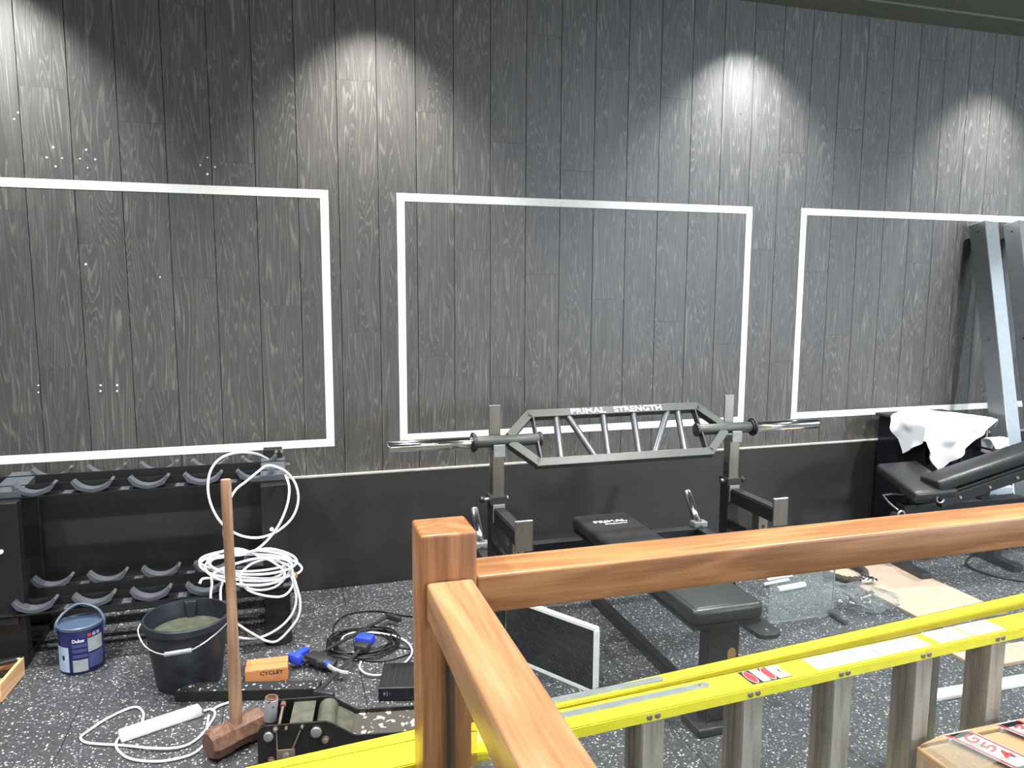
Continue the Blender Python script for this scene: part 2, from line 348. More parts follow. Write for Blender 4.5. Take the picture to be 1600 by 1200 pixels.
_txt = {}
def text_mesh(s, extrude=0.0, bold=0.0, spacing=1.0):
    """flat lettering, scaled to unit height of its own box, origin at its centre"""
    cu = bpy.data.curves.new('lettering', 'FONT'); cu.body = s; cu.size = 1.0; cu.extrude = extrude; cu.offset = bold; cu.space_character = spacing
    cu.resolution_u = 3
    o = bpy.data.objects.new('lettering', cu); COL.objects.link(o)
    dg = bpy.context.evaluated_depsgraph_get(); dg.update()
    me = bpy.data.meshes.new_from_object(o.evaluated_get(dg))
    bpy.data.objects.remove(o); bpy.data.curves.remove(cu)
    xs = [v.co.x for v in me.vertices]; ys = [v.co.y for v in me.vertices]
    cx, cy, W, H = (min(xs) + max(xs)) / 2, (min(ys) + max(ys)) / 2, max(xs) - min(xs), max(ys) - min(ys)
    for v in me.vertices: v.co.x = (v.co.x - cx) / W; v.co.y = (v.co.y - cy) / H
    return me
def lettering(s, c, ux, uy, w, h, material, parent, lift=0.0006, bold=0.0, spacing=1.0, name='lettering'):
    me = text_mesh(s, 0.0, bold, spacing); ux, uy = Vector(ux).normalized(), Vector(uy).normalized(); nn = ux.cross(uy); c = Vector(c) + nn * lift
    mb = MB().mesh(me, lambda p: c + ux * (p.x * w) + uy * (p.y * h) + nn * p.z); bpy.data.meshes.remove(me)
    # give the print a hair of thickness
    r = bmesh.ops.extrude_face_region(mb.bm, geom=mb.bm.faces[:])
    bmesh.ops.translate(mb.bm, vec=nn * 0.0004, verts=[g for g in r['geom'] if isinstance(g, bmesh.types.BMVert)])
    return mb.obj(name, material, parent)

# ================================================================== setting
ZC = 3.034
fl = struct(MB().box(-3.0, 8.0, -9.2, 0.05, -0.06, -0.006).obj('floor', M['gap']), 'black speckled rubber tile floor', 'floor')
TP = 0.4935
tm = MB().box(-TP / 2 + 0.0009, TP / 2 - 0.0009, -TP / 2 + 0.0009, TP / 2 - 0.0009, -0.008, 0.0, 0.0015, 1)
tile_me = None
for i in range(-4, 11):
    for j in range(0, 8):
        cx, cy = 0.265 + (i + 0.5) * TP, -0.024 - (j + 0.5) * TP
        if j > 5 and not (-1 <= i <= 6): continue
        if tile_me is None:
            o = tm.obj('floor_tile', M['rubber'], fl); tile_me = o.data; o.location = Vector((cx, cy, -0.004)) - WLOC[fl.as_pointer()]
        else: link('floor_tile', tile_me, fl, (cx, cy, -0.004))
# the floor carries on behind and beside the picture
MB().box(-3.0, 8.0, -9.2, -0.024 - 8 * TP - 0.001, -0.0075, 0.0).obj('floor_covering', M['rubber'], fl)

wb = struct(MB().box(-3.0, 8.0, 0.0085, 0.12, 0.0, ZC).obj('wall_back', M['gap']), 'charcoal wood plank wall', 'wall')
PW, PL, X0 = 0.1859, 1.18, -1.004
J = {-1: 1.81, 0: 1.14, 1: 1.67, 2: 1.02, 3: 1.53, 4: 0.87, 5: 1.40, 6: 0.75, 7: 1.27, 8: 1.79, 9: 1.15, 10: 1.68, 11: 1.03, 12: 1.56, 13: 0.91, 14: 1.43, 15: 0.79,
     16: 1.31, 17: 1.84, 18: 1.18, 19: 1.71, 20: 1.07, 21: 1.59, 22: 1.22, 23: 1.75, 24: 1.11, 25: 1.65, 26: 1.01, 27: 1.54, 28: 0.9}
plank_me = {}
for k in range(-10, 42):
    jz = J.get(k, 0.6 + (0.53 * k) % PL)
    while jz > 0.56: jz -= PL
    while jz < ZC:
        a, b = max(jz, 0.50), min(jz + PL, ZC - 0.001)
        jz += PL
        if b - a < 0.02: continue
        g = 0.0013; key = round(b - a, 3)
        c = Vector((X0 + (k + 0.5) * PW, 0.004, (a + b) / 2))
        if key not in plank_me:
            o = MB().box(-PW / 2 + g, PW / 2 - g, -0.004, 0.004, -(b - a) / 2 + 0.0001, (b - a) / 2 - 0.0001, 0.0006, 1).obj('plank', M['plank'], wb)
            plank_me[key] = o.data; o.location = c - WLOC[wb.as_pointer()]
        else: link('plank', plank_me[key], wb, c)
# pale filler dabs left in the boards
for px, py in ((28, 176), (22, 186), (83, 230), (97, 247), (87, 260), (73, 246), (125, 248), (149, 249), (137, 262), (135, 234), (324, 246), (313, 258), (336, 261), (324, 272),
               (60, 602), (60, 613), (157, 602), (183, 602), (157, 611), (183, 611), (134, 413), (250, 433)):
    p = Yp(px, py); r = random.uniform(0.003, 0.0048)
    MB().cyl((p.x, -0.0012, p.z), (p.x, 0.0005, p.z), r, r * 1.2, 8).obj('filler_dab', M['white'], wb)
for px, py in ((671, 139), (706, 142), (1157, 178), (1185, 180), (1553, 205), (1575, 208)):
    p = Yp(px, py)
    MB().cyl((p.x, -0.0008, p.z), (p.x, 0.0005, p.z), 0.004, 0.004, 8).obj('screw_hole', M['ink'], wb)

tr = struct(MB().box(-3.0, 7.9, -0.022, -0.0005, 0.0, 0.569, 0.001, 1).obj('trim_1', M['dado']), 'black dado board along the wall foot', 'dado board')
MB().box(-3.0, 7.9, -0.0225, -0.0005, 0.569, 0.578, 0.0012, 1).obj('top_edge', M['dado_edge'], tr)
ce = struct(MB().box(-3.0, 8.0, -9.2, 0.12, ZC, ZC + 0.1).obj('ceiling', M['ceil']), 'dark olive grey ceiling', 'ceiling')
MB().box(-3.0, 8.0, -0.205, 0.008, ZC - 0.012, ZC, 0.002, 1).obj('ceiling_strip', M['ceil'], ce)
struct(MB().box(-3.1, -3.0, -9.2, 0.12, 0, ZC).obj('wall_left', M['wall']), 'plain grey side wall', 'wall')
struct(MB().box(8.0, 8.1, -9.2, -6.0, 0, ZC).box(8.0, 8.1, -1.2, 0.12, 0, ZC).box(8.0, 8.1, -6.0, -1.2, 0, 0.8).box(8.0, 8.1, -6.0, -1.2, 2.9, ZC).obj('wall_right', M['wall']), 'plain grey far side wall', 'wall')
wf = MB()
for a in ((-3, 8, 0, 0.55), (-3, 8, 2.9, ZC), (-3, -1.8, 0.55, 2.9), (4.2, 5.4, 0.55, 2.9), (7.3, 8, 0.55, 2.9)): wf.box(a[0], a[1], -9.1, -8.95, a[2], a[3])
struct(wf.obj('wall_front', M['wall']), 'shopfront wall behind the viewer', 'wall')
for nme, x0, x1 in (('window_1', -1.8, 4.2), ('window_2', 5.4, 7.3)):
    w_ = struct(MB().box(x0, x1, -9.05, -9.04, 0.55, 2.9).obj(nme, M['glass']), 'wide shop window pane' if nme == 'window_1' else 'tall shop window pane', 'window')
    f_ = MB()
    n = 3 if x1 - x0 > 3 else 1
    for k in range(n + 1):
        xx = x0 + (x1 - x0) * k / n; f_.box(xx - 0.03, xx + 0.03, -9.08, -9.0, 0.55, 2.9)
    f_.obj('window_frame', M['concrete'], w_)

w_ = struct(MB().box(8.04, 8.05, -6.0, -1.2, 0.8, 2.9).obj('window_3', M['glass']), 'side shop window pane', 'window')
f_ = MB()
for yy in (-6.0, -4.4, -2.8, -1.2): f_.box(8.01, 8.08, yy - 0.03, yy + 0.03, 0.8, 2.9)
f_.obj('window_frame', M['concrete'], w_)

# ================================================================== tape outlines on the wall
TW = 0.019
def tape_rect(x0, x1, z0, z1, label):
    t = thing('tape_outline', label, 'tape', ((x0 + x1) / 2, 0, z0), 'white tape rectangles on the plank wall')
    MB().box(x0 - TW, x1 + TW, -0.0012, -0.0001, z1 - TW, z1 + TW).obj('tape_strip', M['tape'], t)
    MB().box(x0 - TW, x1 + TW, -0.0012, -0.0001, z0 - TW, z0 + TW).obj('tape_strip', M['tape'], t)
    MB().box(x0 - TW, x0 + TW, -0.0018, -0.0008, z0, z1).obj('tape_strip', M['tape'], t)
    MB().box(x1 - TW, x1 + TW, -0.0018, -0.0008, z0, z1).obj('tape_strip', M['tape'], t)
tape_rect(-1.72, 0.230, 0.735, 1.925, 'white tape rectangle on the wall above the dumbbell rack')
tape_rect(0.590, 2.538, 0.739, 1.925, 'white tape rectangle on the wall behind the multi grip barbell')
tape_rect(2.898, 4.846, 0.747, 1.929, 'white tape rectangle on the wall behind the leaning steel posts')

# ================================================================== dumbbell rack
rk = thing('dumbbell_rack', 'empty black two tier dumbbell rack with grey saddles against the wall', 'dumbbell rack', (-0.85, -0.35, 0))
RX0, RX1 = -1.80, 0.012
def rail(yf, yb, zf, zb, ld):
    """front angle (ledge forward, lip behind) and back angle (lip in front, ledge behind)"""
    MB().box(RX0, RX1, yf, yf + 0.075, zf - 0.004, zf).box(RX0, RX1, yf + 0.071, yf + 0.075, zf, zf + 0.033).obj('front_rail', M['black'], rk)
    MB().box(RX0, RX1, yb, yb + 0.004, zb - 0.05, zb).box(RX0, RX1, yb + 0.004, yb + 0.075, zb - ld - 0.004, zb - ld).obj('back_rail', M['black'], rk)
rail(-0.40, -0.20, 0.662, 0.704, 0.028)
rail(-0.50, -0.30, 0.216, 0.246, 0.012)
def saddle_poly():
    P = []; R = 0.082; hw = 0.069
    a = math.asin(hw / R)
    for k in range(13):
        t = -a + 2 * a * k / 12; P.append((R * math.sin(t), 0.012 + R - R * math.cos(t)))
    P.append((hw + 0.009, 0.044)); 
    for k in range(9):
        t = 0.62 - 1.24 * k / 8; P.append((0.105 * math.sin(t), -0.001 + 0.105 * (1 - math.cos(t)) * 0.9))
    P.append((-hw - 0.009, 0.044))
    return P
SP = saddle_poly(); sad_me = None
xs = [Yp(px, 768, -0.37).x for px in (55, 146, 235, 318, 400)]
step = (xs[-1] - xs[0]) / 4
for yc, zz, dx in ((-0.368, 0.662, 0.0), (-0.165, 0.676, 0.012), (-0.468, 0.216, 0.0), (-0.265, 0.234, 0.012)):
    for k in range(-3, 5):
        if k == -1: continue
        c = Vector((xs[0] + k * step + dx, yc, zz))
        if sad_me is None:
            mb = MB().prism(SP, lambda u, v, a: (u, a, v), -0.026, 0.026)
            o = mb.obj('saddle', M['saddle'], rk); sad_me = o.data; h = o.dimensions.z
            sad_h = max(v.co.z for v in sad_me.vertices); o.location = c + Vector((0, 0, sad_h)) - WLOC[rk.as_pointer()]
        else: link('saddle', sad_me, rk, c + Vector((0, 0, sad_h)))
        MB().box(c.x + 0.10, c.x + 0.135, yc - 0.024, yc + 0.024, zz, zz + 0.004, 0.001, 1).obj('saddle_tab', M['saddle'], rk)
for x0, x1 in ((-0.092, 0.012), (-1.10, -0.995)):
    lg = MB().box(x0, x1, -0.455, -0.395, 0.03, 0.655, 0.003).obj('leg', M['black'], rk)
    MB().box(x0 + 0.01, x1 - 0.01, -0.14, -0.08, 0.03, 0.745 if x1 > 0 else 0.66, 0.003).obj('leg', M['black'], rk)
    MB().bar(((x0 + x1) / 2, -0.395, 0.672), ((x0 + x1) / 2, -0.12, 0.690), x1 - x0, 0.03, bev=0.002).obj('top_arm', M['saddle'], rk)
    MB().bar(((x0 + x1) / 2, -0.49, 0.190), ((x0 + x1) / 2, -0.12, 0.205), x1 - x0 - 0.03, 0.03, bev=0.002).obj('lower_arm', M['black'], rk)
    foot = [(x0 - 0.005, -0.04), (x1 + 0.005, -0.04)] + [((x0 + x1) / 2 + 0.058 * math.cos(t), -0.55 - 0.045 * math.sin(t)) for t in [PI * q / 8 for q in range(9)]]
    MB().prism(foot, lambda u, v, a: (u, v, a), 0.0, 0.032, 0.002).obj('foot', M['black'], rk)
    MB().cyl(((x0 + x1) / 2 - 0.012, -0.455, 0.464), ((x0 + x1) / 2 - 0.012, -0.463, 0.464), 0.009, 0.008, 12).obj('bolt_cap', M['white'], lg)
    for q in (0.015, 0.04) if x1 > 0 else (): MB().cyl(((x0 + x1) / 2 + q, -0.14, 0.735), ((x0 + x1) / 2 + q, -0.148, 0.735), 0.008, 0.007, 10).obj('bolt', M['zinc'], rk)

# ================================================================== white cable hung on the rack end
cb = thing('cable_coil', 'tangled coil of white electrical cable hanging off the dumbbell rack end', 'cable', (-0.1, -0.56, 0))
def Cp(px, py, yy): return Yp(px, py, yy)
random.seed(3)
pa = [(418, 717, -.30), (400, 709, -.42), (372, 707, -.50), (345, 716, -.53), (329, 736, -.53), (325, 765, -.54), (331, 792, -.54), (344, 815, -.54), (360, 829, -.54), (380, 838, -.54), (405, 840, -.54),
      (432, 831, -.53), (456, 810, -.52), (466, 783, -.52), (462, 757, -.52), (448, 738, -.52), (430, 729, -.52), (416, 728, -.52), (402, 738, -.53), (385, 752, -.54), (368, 766, -.55), (356, 790, -.56), (350, 826, -.56), (352, 848, -.56), (356, 862, -.56)]
MB().tube(spline([Cp(*p) for p in pa], 6), 0.0052, 8).obj('cable', M['cablew'], cb, True, 60)
pb = [(446, 742, -.49), (452, 762, -.53), (449, 788, -.54), (437, 818, -.54), (418, 844, -.54), (395, 862, -.54), (372, 868, -.54)]
for k in range(6):
    cx, cy = 392 + random.uniform(-10, 8), 885 + random.uniform(-9, 9); rx, ry = random.uniform(50, 76), random.uniform(13, 26); tl = random.uniform(-0.05, 0.12); dd = -.52 - 0.012 * k
    for q in range(10):
        t = -PI * 0.6 - 2 * PI * q / 10
        pb.append((cx + rx * math.cos(t) - ry * math.sin(t) * tl, cy + ry * math.sin(t) + rx * math.cos(t) * tl, dd - 0.012 * math.sin(t)))
pb += [(338, 893, -.59), (331, 915, -.59), (329, 945, -.59), (334, 975, -.59), (350, 996, -.60)]
MB().tube(spline([Cp(*p) for p in pb], 5), 0.0052, 8).obj('cable', M['cablew'], cb, True, 60)
pc = [(452, 893, -.55), (459, 912, -.57), (463, 936, -.58), (457, 958, -.58), (440, 978, -.58), (415, 993, -.58), (390, 998, -.58), (365, 993, -.58), (352, 978, -.58), (346, 950, -.58), (345, 920, -.57), (352, 898, -.56)]
MB().tube(spline([Cp(*p) for p in pc], 6), 0.0052, 8).obj('cable', M['cablew'], cb, True, 60)
pd = [(456, 892, -.57), (463, 915, -.585), (469, 940, -.59), (466, 964, -.59), (452, 984, -.59), (434, 1001, -.595), (418, 1002, -.595), (398, 992, -.59), (380, 981, -.59), (366, 970, -.58), (358, 950, -.58), (356, 925, -.57)]
MB().tube(spline([Cp(*p) for p in pd], 6), 0.0052, 8).obj('cable', M['cablew'], cb, True, 60)
pe = [(312, 912, -.60), (318, 904, -.58), (340, 905, -.56), (365, 911, -.56), (400, 922, -.56), (430, 917, -.56), (449, 898, -.56), (455, 880, -.56), (430, 872, -.56), (395, 880, -.57), (375, 900, -.58), (385, 920, -.58), (410, 930, -.58), (440, 932, -.58), (456, 918, -.57), (460, 895, -.56)]
MB().tube(spline([Cp(*p) for p in pe], 6), 0.0052, 8).obj('cable', M['cablew'], cb, True, 60)
MB().tube(spline([Cp(380, 984, -.585), Cp(388, 990, -.585), Cp(394, 996, -.585)], 4), 0.003, 6).obj('bare_end', M['copper'], cb, True)
MB().tube(spline([Cp(461, 894, -.57), Cp(464, 897, -.57), Cp(463, 903, -.575)], 4), 0.003, 6).obj('bare_end', M['copper'], cb, True)

# ================================================================== paint can
PC = Vector((-0.782, -0.548, 0)); PR = 0.079
pcn = thing('paint_can', 'small navy blue paint can with white label under the rack', 'paint can', PC)
body = MB().lathe([(PR * 0.97, 0), (PR, 0.004), (PR, 0.168), (PR * 0.985, 0.172)], PC, 40).obj('body', M['navy'], pcn, True)
MB().lathe([(PR * 1.0, 0.172), (PR * 1.03, 0.174), (PR * 1.03, 0.184), (PR * 0.96, 0.187), (PR * 0.92, 0.178), (0.0, 0.178)], PC, 40).obj('lid', M['can_lid'], pcn, True)
def arc_patch(a0, a1, z0, z1, r, material, name, parent, n=8):
    mb = MB(); V = []
    for rr in (r, r + 0.0007):
        for z in (z0, z1): V.append([mb.bm.verts.new((PC.x + rr * math.cos(math.radians(a0 + (a1 - a0) * k / n)), PC.y + rr * math.sin(math.radians(a0 + (a1 - a0) * k / n)), z)) for k in range(n + 1)])
    for A, B in ((V[0], V[1]), (V[1], V[3]), (V[3], V[2]), (V[2], V[0])):
        for k in range(n): mb.bm.faces.new((A[k], A[k + 1], B[k + 1], B[k]))
    mb.bm.faces.new((V[0][0], V[1][0], V[3][0], V[2][0])); mb.bm.faces.new((V[0][n], V[2][n], V[3][n], V[1][n]))
    return mb.obj(name, material, parent, True)
arc_patch(205, 249, 0.012, 0.112, PR + 0.0004, M['lightblue'], 'label_panel', pcn)
arc_patch(229, 236, 0.060, 0.078, PR + 0.0012, M['ink'], 'label_dot', pcn, 3)
arc_patch(259, 297, 0.012, 0.060, PR + 0.0004, M['canwhite'], 'label_panel', pcn)
for z in (0.068, 0.090, 0.110): arc_patch(259, 297, z, z + 0.013, PR + 0.0004, M['midblue'], 'label_panel', pcn)
arc_patch(299, 345, 0.085, 0.140, PR + 0.0004, M['canwhite'], 'label_panel', pcn)
arc_patch(299, 345, 0.020, 0.078, PR + 0.0004, M['midblue'], 'label_panel', pcn)
for k, c_ in enumerate(('red', 'canwhite', 'canwhite')): arc_patch(300 + k * 13, 309 + k * 13, 0.146, 0.158, PR + 0.0004, M[c_], 'label_mark', pcn, 3)
me = text_mesh('Dulux', 0.0, 0.02)
def wrap(p):
    a = math.radians(276) + p.x * 0.042 / PR; r = PR + 0.0012
    return Vector((PC.x + r * math.cos(a), PC.y + r * math.sin(a), 0.137 + p.y * 0.014))
MB().mesh(me, wrap).obj('lettering', M['white_print'], pcn)
hp = [(PC.x - 0.078, PC.y - 0.02, 0.176)]
hp = spline([PC + Vector((-0.081, -0.012, 0.150)), PC + Vector((-0.083, -0.004, 0.185)), PC + Vector((-0.060, 0.03, 0.215)), PC + Vector((-0.01, 0.055, 0.235)), PC + Vector((0.05, 0.045, 0.215)), PC + Vector((0.083, 0.008, 0.185)), PC + Vector((0.081, 0.0, 0.150))], 6)
MB().tube(hp, 0.0055, 8).obj('handle', M['can_lid'], pcn, True)

# ================================================================== bucket
BC = Vector((-0.365, -0.785, 0)); BH = 0.262
bk = thing('builders_bucket', 'large black plastic bucket with wire handle standing beside the sledgehammer', 'bucket', BC)
MB().lathe([(0.110, 0.0), (0.116, 0.004), (0.147, BH - 0.03), (0.149, BH - 0.03), (0.156, BH - 0.028), (0.157, BH - 0.004), (0.154, BH), (0.148, BH), (0.146, BH - 0.01), (0.113, 0.008), (0.0, 0.008)], BC, 48).obj('body', M['bucket'], bk, True)
MB().lathe([(0.0, 0.190), (0.08, 0.193), (0.1355, 0.196), (0.1355, 0.188)], BC, 40).obj('residue', M['slurry'], bk, True)
MB().prism([(-0.022, 0), (0.022, 0), (0.012, -0.085), (-0.012, -0.085)], lambda u, v, a: BC + Vector((u + 0.0, 0.146 + a + v * 0.13, BH - 0.004 + v)), -0.014, 0.0, 0.002).obj('pouring_lip', M['bucket'], bk)
hl = [BC + Vector((-0.158, -0.01, BH - 0.014)), BC + Vector((-0.162, -0.045, BH - 0.030)), BC + Vector((-0.128, -0.112, BH - 0.060)), BC + Vector((-0.06, -0.168, BH - 0.072)), BC + Vector((0.03, -0.172, BH - 0.066)), BC + Vector((0.108, -0.132, BH - 0.036)), BC + Vector((0.158, -0.05, BH - 0.018)), BC + Vector((0.158, -0.01, BH - 0.014))]
MB().tube(spline(hl, 6), 0.0026, 6).obj('wire_handle', M['wire'], bk, True)
MB().cyl(BC + Vector((-0.060, -0.1685, BH - 0.072)), BC + Vector((0.032, -0.1725, BH - 0.066)), 0.0085, 0.0085, 12, 0.002).obj('grip', M['clear_grip'], bk, True)

# ================================================================== wooden tray and the tool in it
WT = Vector((-1.03, -0.665, 0))
wt = thing('wooden_tray', 'pale wooden tray with open top at the rack foot', 'tray', WT)
u_, v_ = Vector((0.95, 0.05, 0)).normalized(), Vector((-0.08, -1, 0)).normalized()
def tp(a, b, z): return WT + u_ * a + v_ * b + Vector((0, 0, z))
MB().obox(tp(-0.06, 0, 0.006), u_, v_, (0, 0, 1), (0.20, 0.19, 0.010), 0.001).obj('base', M['pine'], wt)
MB().obox(tp(0.036, 0, 0.035), u_, v_, (0, 0, 1), (0.012, 0.21, 0.068), 0.001).obj('side_board', M['pine'], wt)
MB().obox(tp(-0.06, -0.10, 0.035), u_, v_, (0, 0, 1), (0.20, 0.012, 0.068), 0.001).obj('end_board', M['pine'], wt)
MB().obox(tp(-0.06, 0.10, 0.020), u_, v_, (0, 0, 1), (0.20, 0.012, 0.038), 0.001).obj('end_board', M['pine'], wt)
MB().cyl(tp(-0.02, 0.115, 0.020), tp(0.04, 0.115, 0.020), 0.02, 0.02, 20, 0.002).obj('rounded_foot', M['pine'], wt, True)
tl = MB().obox(tp(-0.04, -0.055, 0.075), Vector((0.9, 0.35, 0)), Vector((-0.35, 0.9, 0)), (0, 0, 1), (0.15, 0.028, 0.016), 0.004)
tl.obox(tp(-0.115, -0.085, 0.075), Vector((0.9, 0.35, 0)), Vector((-0.35, 0.9, 0)), (0, 0, 1), (0.04, 0.04, 0.012), 0.003)
tag(tl.obj('hand_tool', M['black'], None), 'black hand tool resting across the pale wooden tray', 'tool')

# ================================================================== sledgehammer
SH = Vector((-0.172, -1.295, 0))
sh = thing('sledgehammer', 'sledgehammer with rusty head standing upright on the floor', 'sledgehammer', SH)
ax = Vector((0.135, 0.09, 0)).normalized()
def octa(r0, r1, d, bm_):
    bm_.cyl(SH + ax * d[0] + Vector((0, 0, 0.050)), SH + ax * d[1] + Vector((0, 0, 0.050)), r0, r1, 8)
hd = MB(); octa(0.040, 0.050, (-0.098, -0.085), hd); octa(0.050, 0.050, (-0.085, -0.035), hd); octa(0.050, 0.046, (-0.035, -0.024), hd); octa(0.046, 0.046, (-0.024, 0.024), hd); octa(0.046, 0.050, (0.024, 0.035), hd); octa(0.050, 0.050, (0.035, 0.085), hd); octa(0.050, 0.040, (0.085, 0.098), hd)
hd.obj('head', M['rust'], sh)
hz = [0.05, 0.10, 0.18, 0.30, 0.42, 0.55, 0.75, 0.88, 0.897]; hr = [0.019, 0.0205, 0.0205, 0.019, 0.0165, 0.0158, 0.0160, 0.0165, 0.0150]
MB().tube([SH + Vector((0.003 * math.sin(3 * z), -0.003, z)) for z in hz], 0.016, 14, rr=hr).obj('handle', M['handle'], sh, True)

# ================================================================== power strip
a_, b_ = Zp(190, 1163), Zp(317, 1120); dv = (b_ - a_).normalized(); nv = Vector((-dv.y, dv.x, 0)); mid = (a_ + b_) / 2 + nv * 0.025
ps = thing('power_strip', 'white extension socket strip with trailing white cord on the floor', 'power strip', mid)
MB().obox(mid + Vector((0, 0, 0.0155)), dv, nv, (0, 0, 1), ((b_ - a_).length, 0.046, 0.031), 0.006, 3).obj('body', M['white'], ps, True)
MB().obox(mid + Vector((0, 0, 0.0315)), dv, nv, (0, 0, 1), ((b_ - a_).length - 0.016, 0.030, 0.0015), 0.0005, 1).obj('face_plate', M['white'], ps)
ends = [(187, 1152), (181, 1163), (187, 1175), (205, 1186), (240, 1190), (275, 1186), (305, 1176), (322, 1158), (323, 1140), (326, 1118)]
cpts = [Zp(x, y, 0.006) for x, y in [(191, 1158)] + ends]
MB().tube(spline(cpts, 6), 0.0042, 8).obj('cord', M['cablew'], ps, True, 60)
lp = [(214, 1140), (222, 1128), (224, 1114), (214, 1105), (196, 1109), (165, 1124), (138, 1142), (126, 1152), (134, 1160), (160, 1163), (195, 1165), (235, 1169), (270, 1169), (295, 1163), (315, 1148), (330, 1128), (336, 1115), (330, 1108), (318, 1111)]
MB().tube(spline([Zp(x, y, 0.006 if k < 11 or k > 12 else 0.010) for k, (x, y) in enumerate(lp)], 6), 0.0042, 8).obj('cord', M['cablew'], ps, True, 60)
MB().tube(spline([Zp(*p, 0.008) for p in ((330, 1110), (342, 1103), (356, 1098), (372, 1092))], 5), 0.0042, 8).obj('cord', M['cablew'], ps, True, 60)

# ================================================================== rubber offcut, printed carton
fa, fb = Vector((-0.40, -0.945, 0)), Vector((0.095, -1.066, 0)); dv = (fb - fa).normalized(); nv = Vector((-dv.y, dv.x, 0)); L = (fb - fa).length
MBo = MB().prism([(0, 0), (L, 0), (L + 0.005, 0.062), (0.03, 0.066)], lambda u, v, a: fa + dv * u + nv * v + Vector((0, 0, a)), 0.001, 0.040, 0.0015)
ro = tag(MBo.obj('rubber_offcut', M['rubber_cut']), 'narrow speckled rubber strip lying in front of the bucket', 'rubber strip')
ro.data.materials.append(M['gap'])
for f in ro.data.polygons: f.material_index = 0 if f.normal.z > 0.8 else 1
ca, cb_ = Zp(383, 1071), Zp(450, 1063); dv = (cb_ - ca).normalized(); nv = Vector((-dv.y, dv.x, 0)); up = Vector((0, 0, 1)); cl_ = (cb_ - ca).length
cc = (ca + cb_) / 2 + nv * 0.048
pc_ = thing('printed_carton', 'small orange brown carton printed with capital letters by the rubber strip', 'carton', cc)
MB().obox(cc + up * 0.0265, dv, nv, up, (cl_, 0.096, 0.051), 0.002).obj('body', M['cardo'], pc_)
MB().obox(cc + up * 0.053 - nv * 0.025, dv, nv, up, (cl_ - 0.002, 0.045, 0.002), 0.0005, 1).obj('flap', M['cardo'], pc_)
MB().obox(cc + up * 0.053 + nv * 0.025, dv, nv, up, (cl_ - 0.002, 0.045, 0.002), 0.0005, 1).obj('flap', M['cardo'], pc_)
lettering('CYCLEY', cc + up * 0.040 - nv * 0.0482 + dv * 0.020, dv, up, 0.085, 0.015, M['ink'], pc_, bold=0.01)

# ================================================================== bar clamps
def bar_clamp(label, tail, head, side, grip):
    """flat steel bar along the floor, blue padded jaw and black pistol body at the head end"""
    tail, head = Vector(tail), Vector(head); d = (head - tail).normalized(); n = Vector((-d.y, d.x, 0)) * side; L = (head - tail).length
    t = thing('bar_clamp', label, 'clamp', tail + d * L / 2, 'quick release bar clamps on the floor')
    z0 = Vector((0, 0, 0.035))
    MB().bar(tail + z0, head + z0, 0.016, 0.007, bev=0.001).obj('bar', M['black2'], t)
    P = lambda a, b, c: head - d * a + n * b + Vector((0, 0, c))
    if not grip:
        MB().obox(P(0.05, 0.0, 0.036), d, n, (0, 0, 1), (0.05, 0.06, 0.034), 0.010).obj('body', M['black2'], t, True)
        MB().obox(P(0.0, -0.012, 0.044), d, n, (0, 0, 1), (0.050, 0.075, 0.036), 0.008).obj('jaw_pad', M['blue'], t, True)
        MB().obox(tail + d * 0.012 + n * 0.03 + z0, d, n, (0, 0, 1), (0.022, 0.08, 0.026), 0.005).obj('fixed_jaw', M['black2'], t, True)
        return t
    bd = MB().obox(P(0.045, 0.035, 0.036), d, n, (0, 0, 1), (0.055, 0.115, 0.034), 0.010)
    bd.obox(P(0.04, 0.085, 0.036), (d + n * 0.4), (n - d * 0.4), (0, 0, 1), (0.045, 0.08, 0.028), 0.009)
    bd.obj('body', M['black2'], t, True)
    MB().obox(P(-0.005, -0.040, 0.040), d, n, (0, 0, 1), (0.030, 0.06, 0.038), 0.007).obj('jaw_pad', M['blue'], t, True)
    MB().obox(P(0.03, -0.045, 0.050), d, n, (0, 0, 1), (0.062, 0.032, 0.020), 0.006).obj('jaw_arm', M['blue'], t, True)
    MB().cyl(P(0.07, -0.05, 0.045), P(0.07, -0.05, 0.062), 0.012, 0.012, 14, 0.002).obj('screw_head', M['zinc'], t, True)
    tg = MB().tube(spline([P(0.03, 0.10, 0.040), P(0.018, 0.135, 0.038), P(0.02, 0.175, 0.034), P(0.035, 0.205, 0.03)], 4), 0.009, 8).obj('trigger', M['clear_grip'], t, True)
    MB().cyl(P(0.034, 0.09, 0.040), P(0.026, 0.112, 0.040), 0.013, 0.011, 12, 0.002).obj('trigger_collar', M['blue'], t, True)
    MB().obox(tail + d * 0.012 + n * 0.03 + z0, d, n, (0, 0, 1), (0.022, 0.08, 0.026), 0.005).obj('fixed_jaw', M['black2'], t, True)
    return t
bar_clamp('blue and black bar clamp with its grip beside the printed carton', (0.44, -0.50, 0), (0.055, -0.835, 0), 1, True)
bar_clamp('blue and black bar clamp with its jaw inside the black cable coil', (0.085, -1.10, 0), (0.315, -0.735, 0), -1, False)

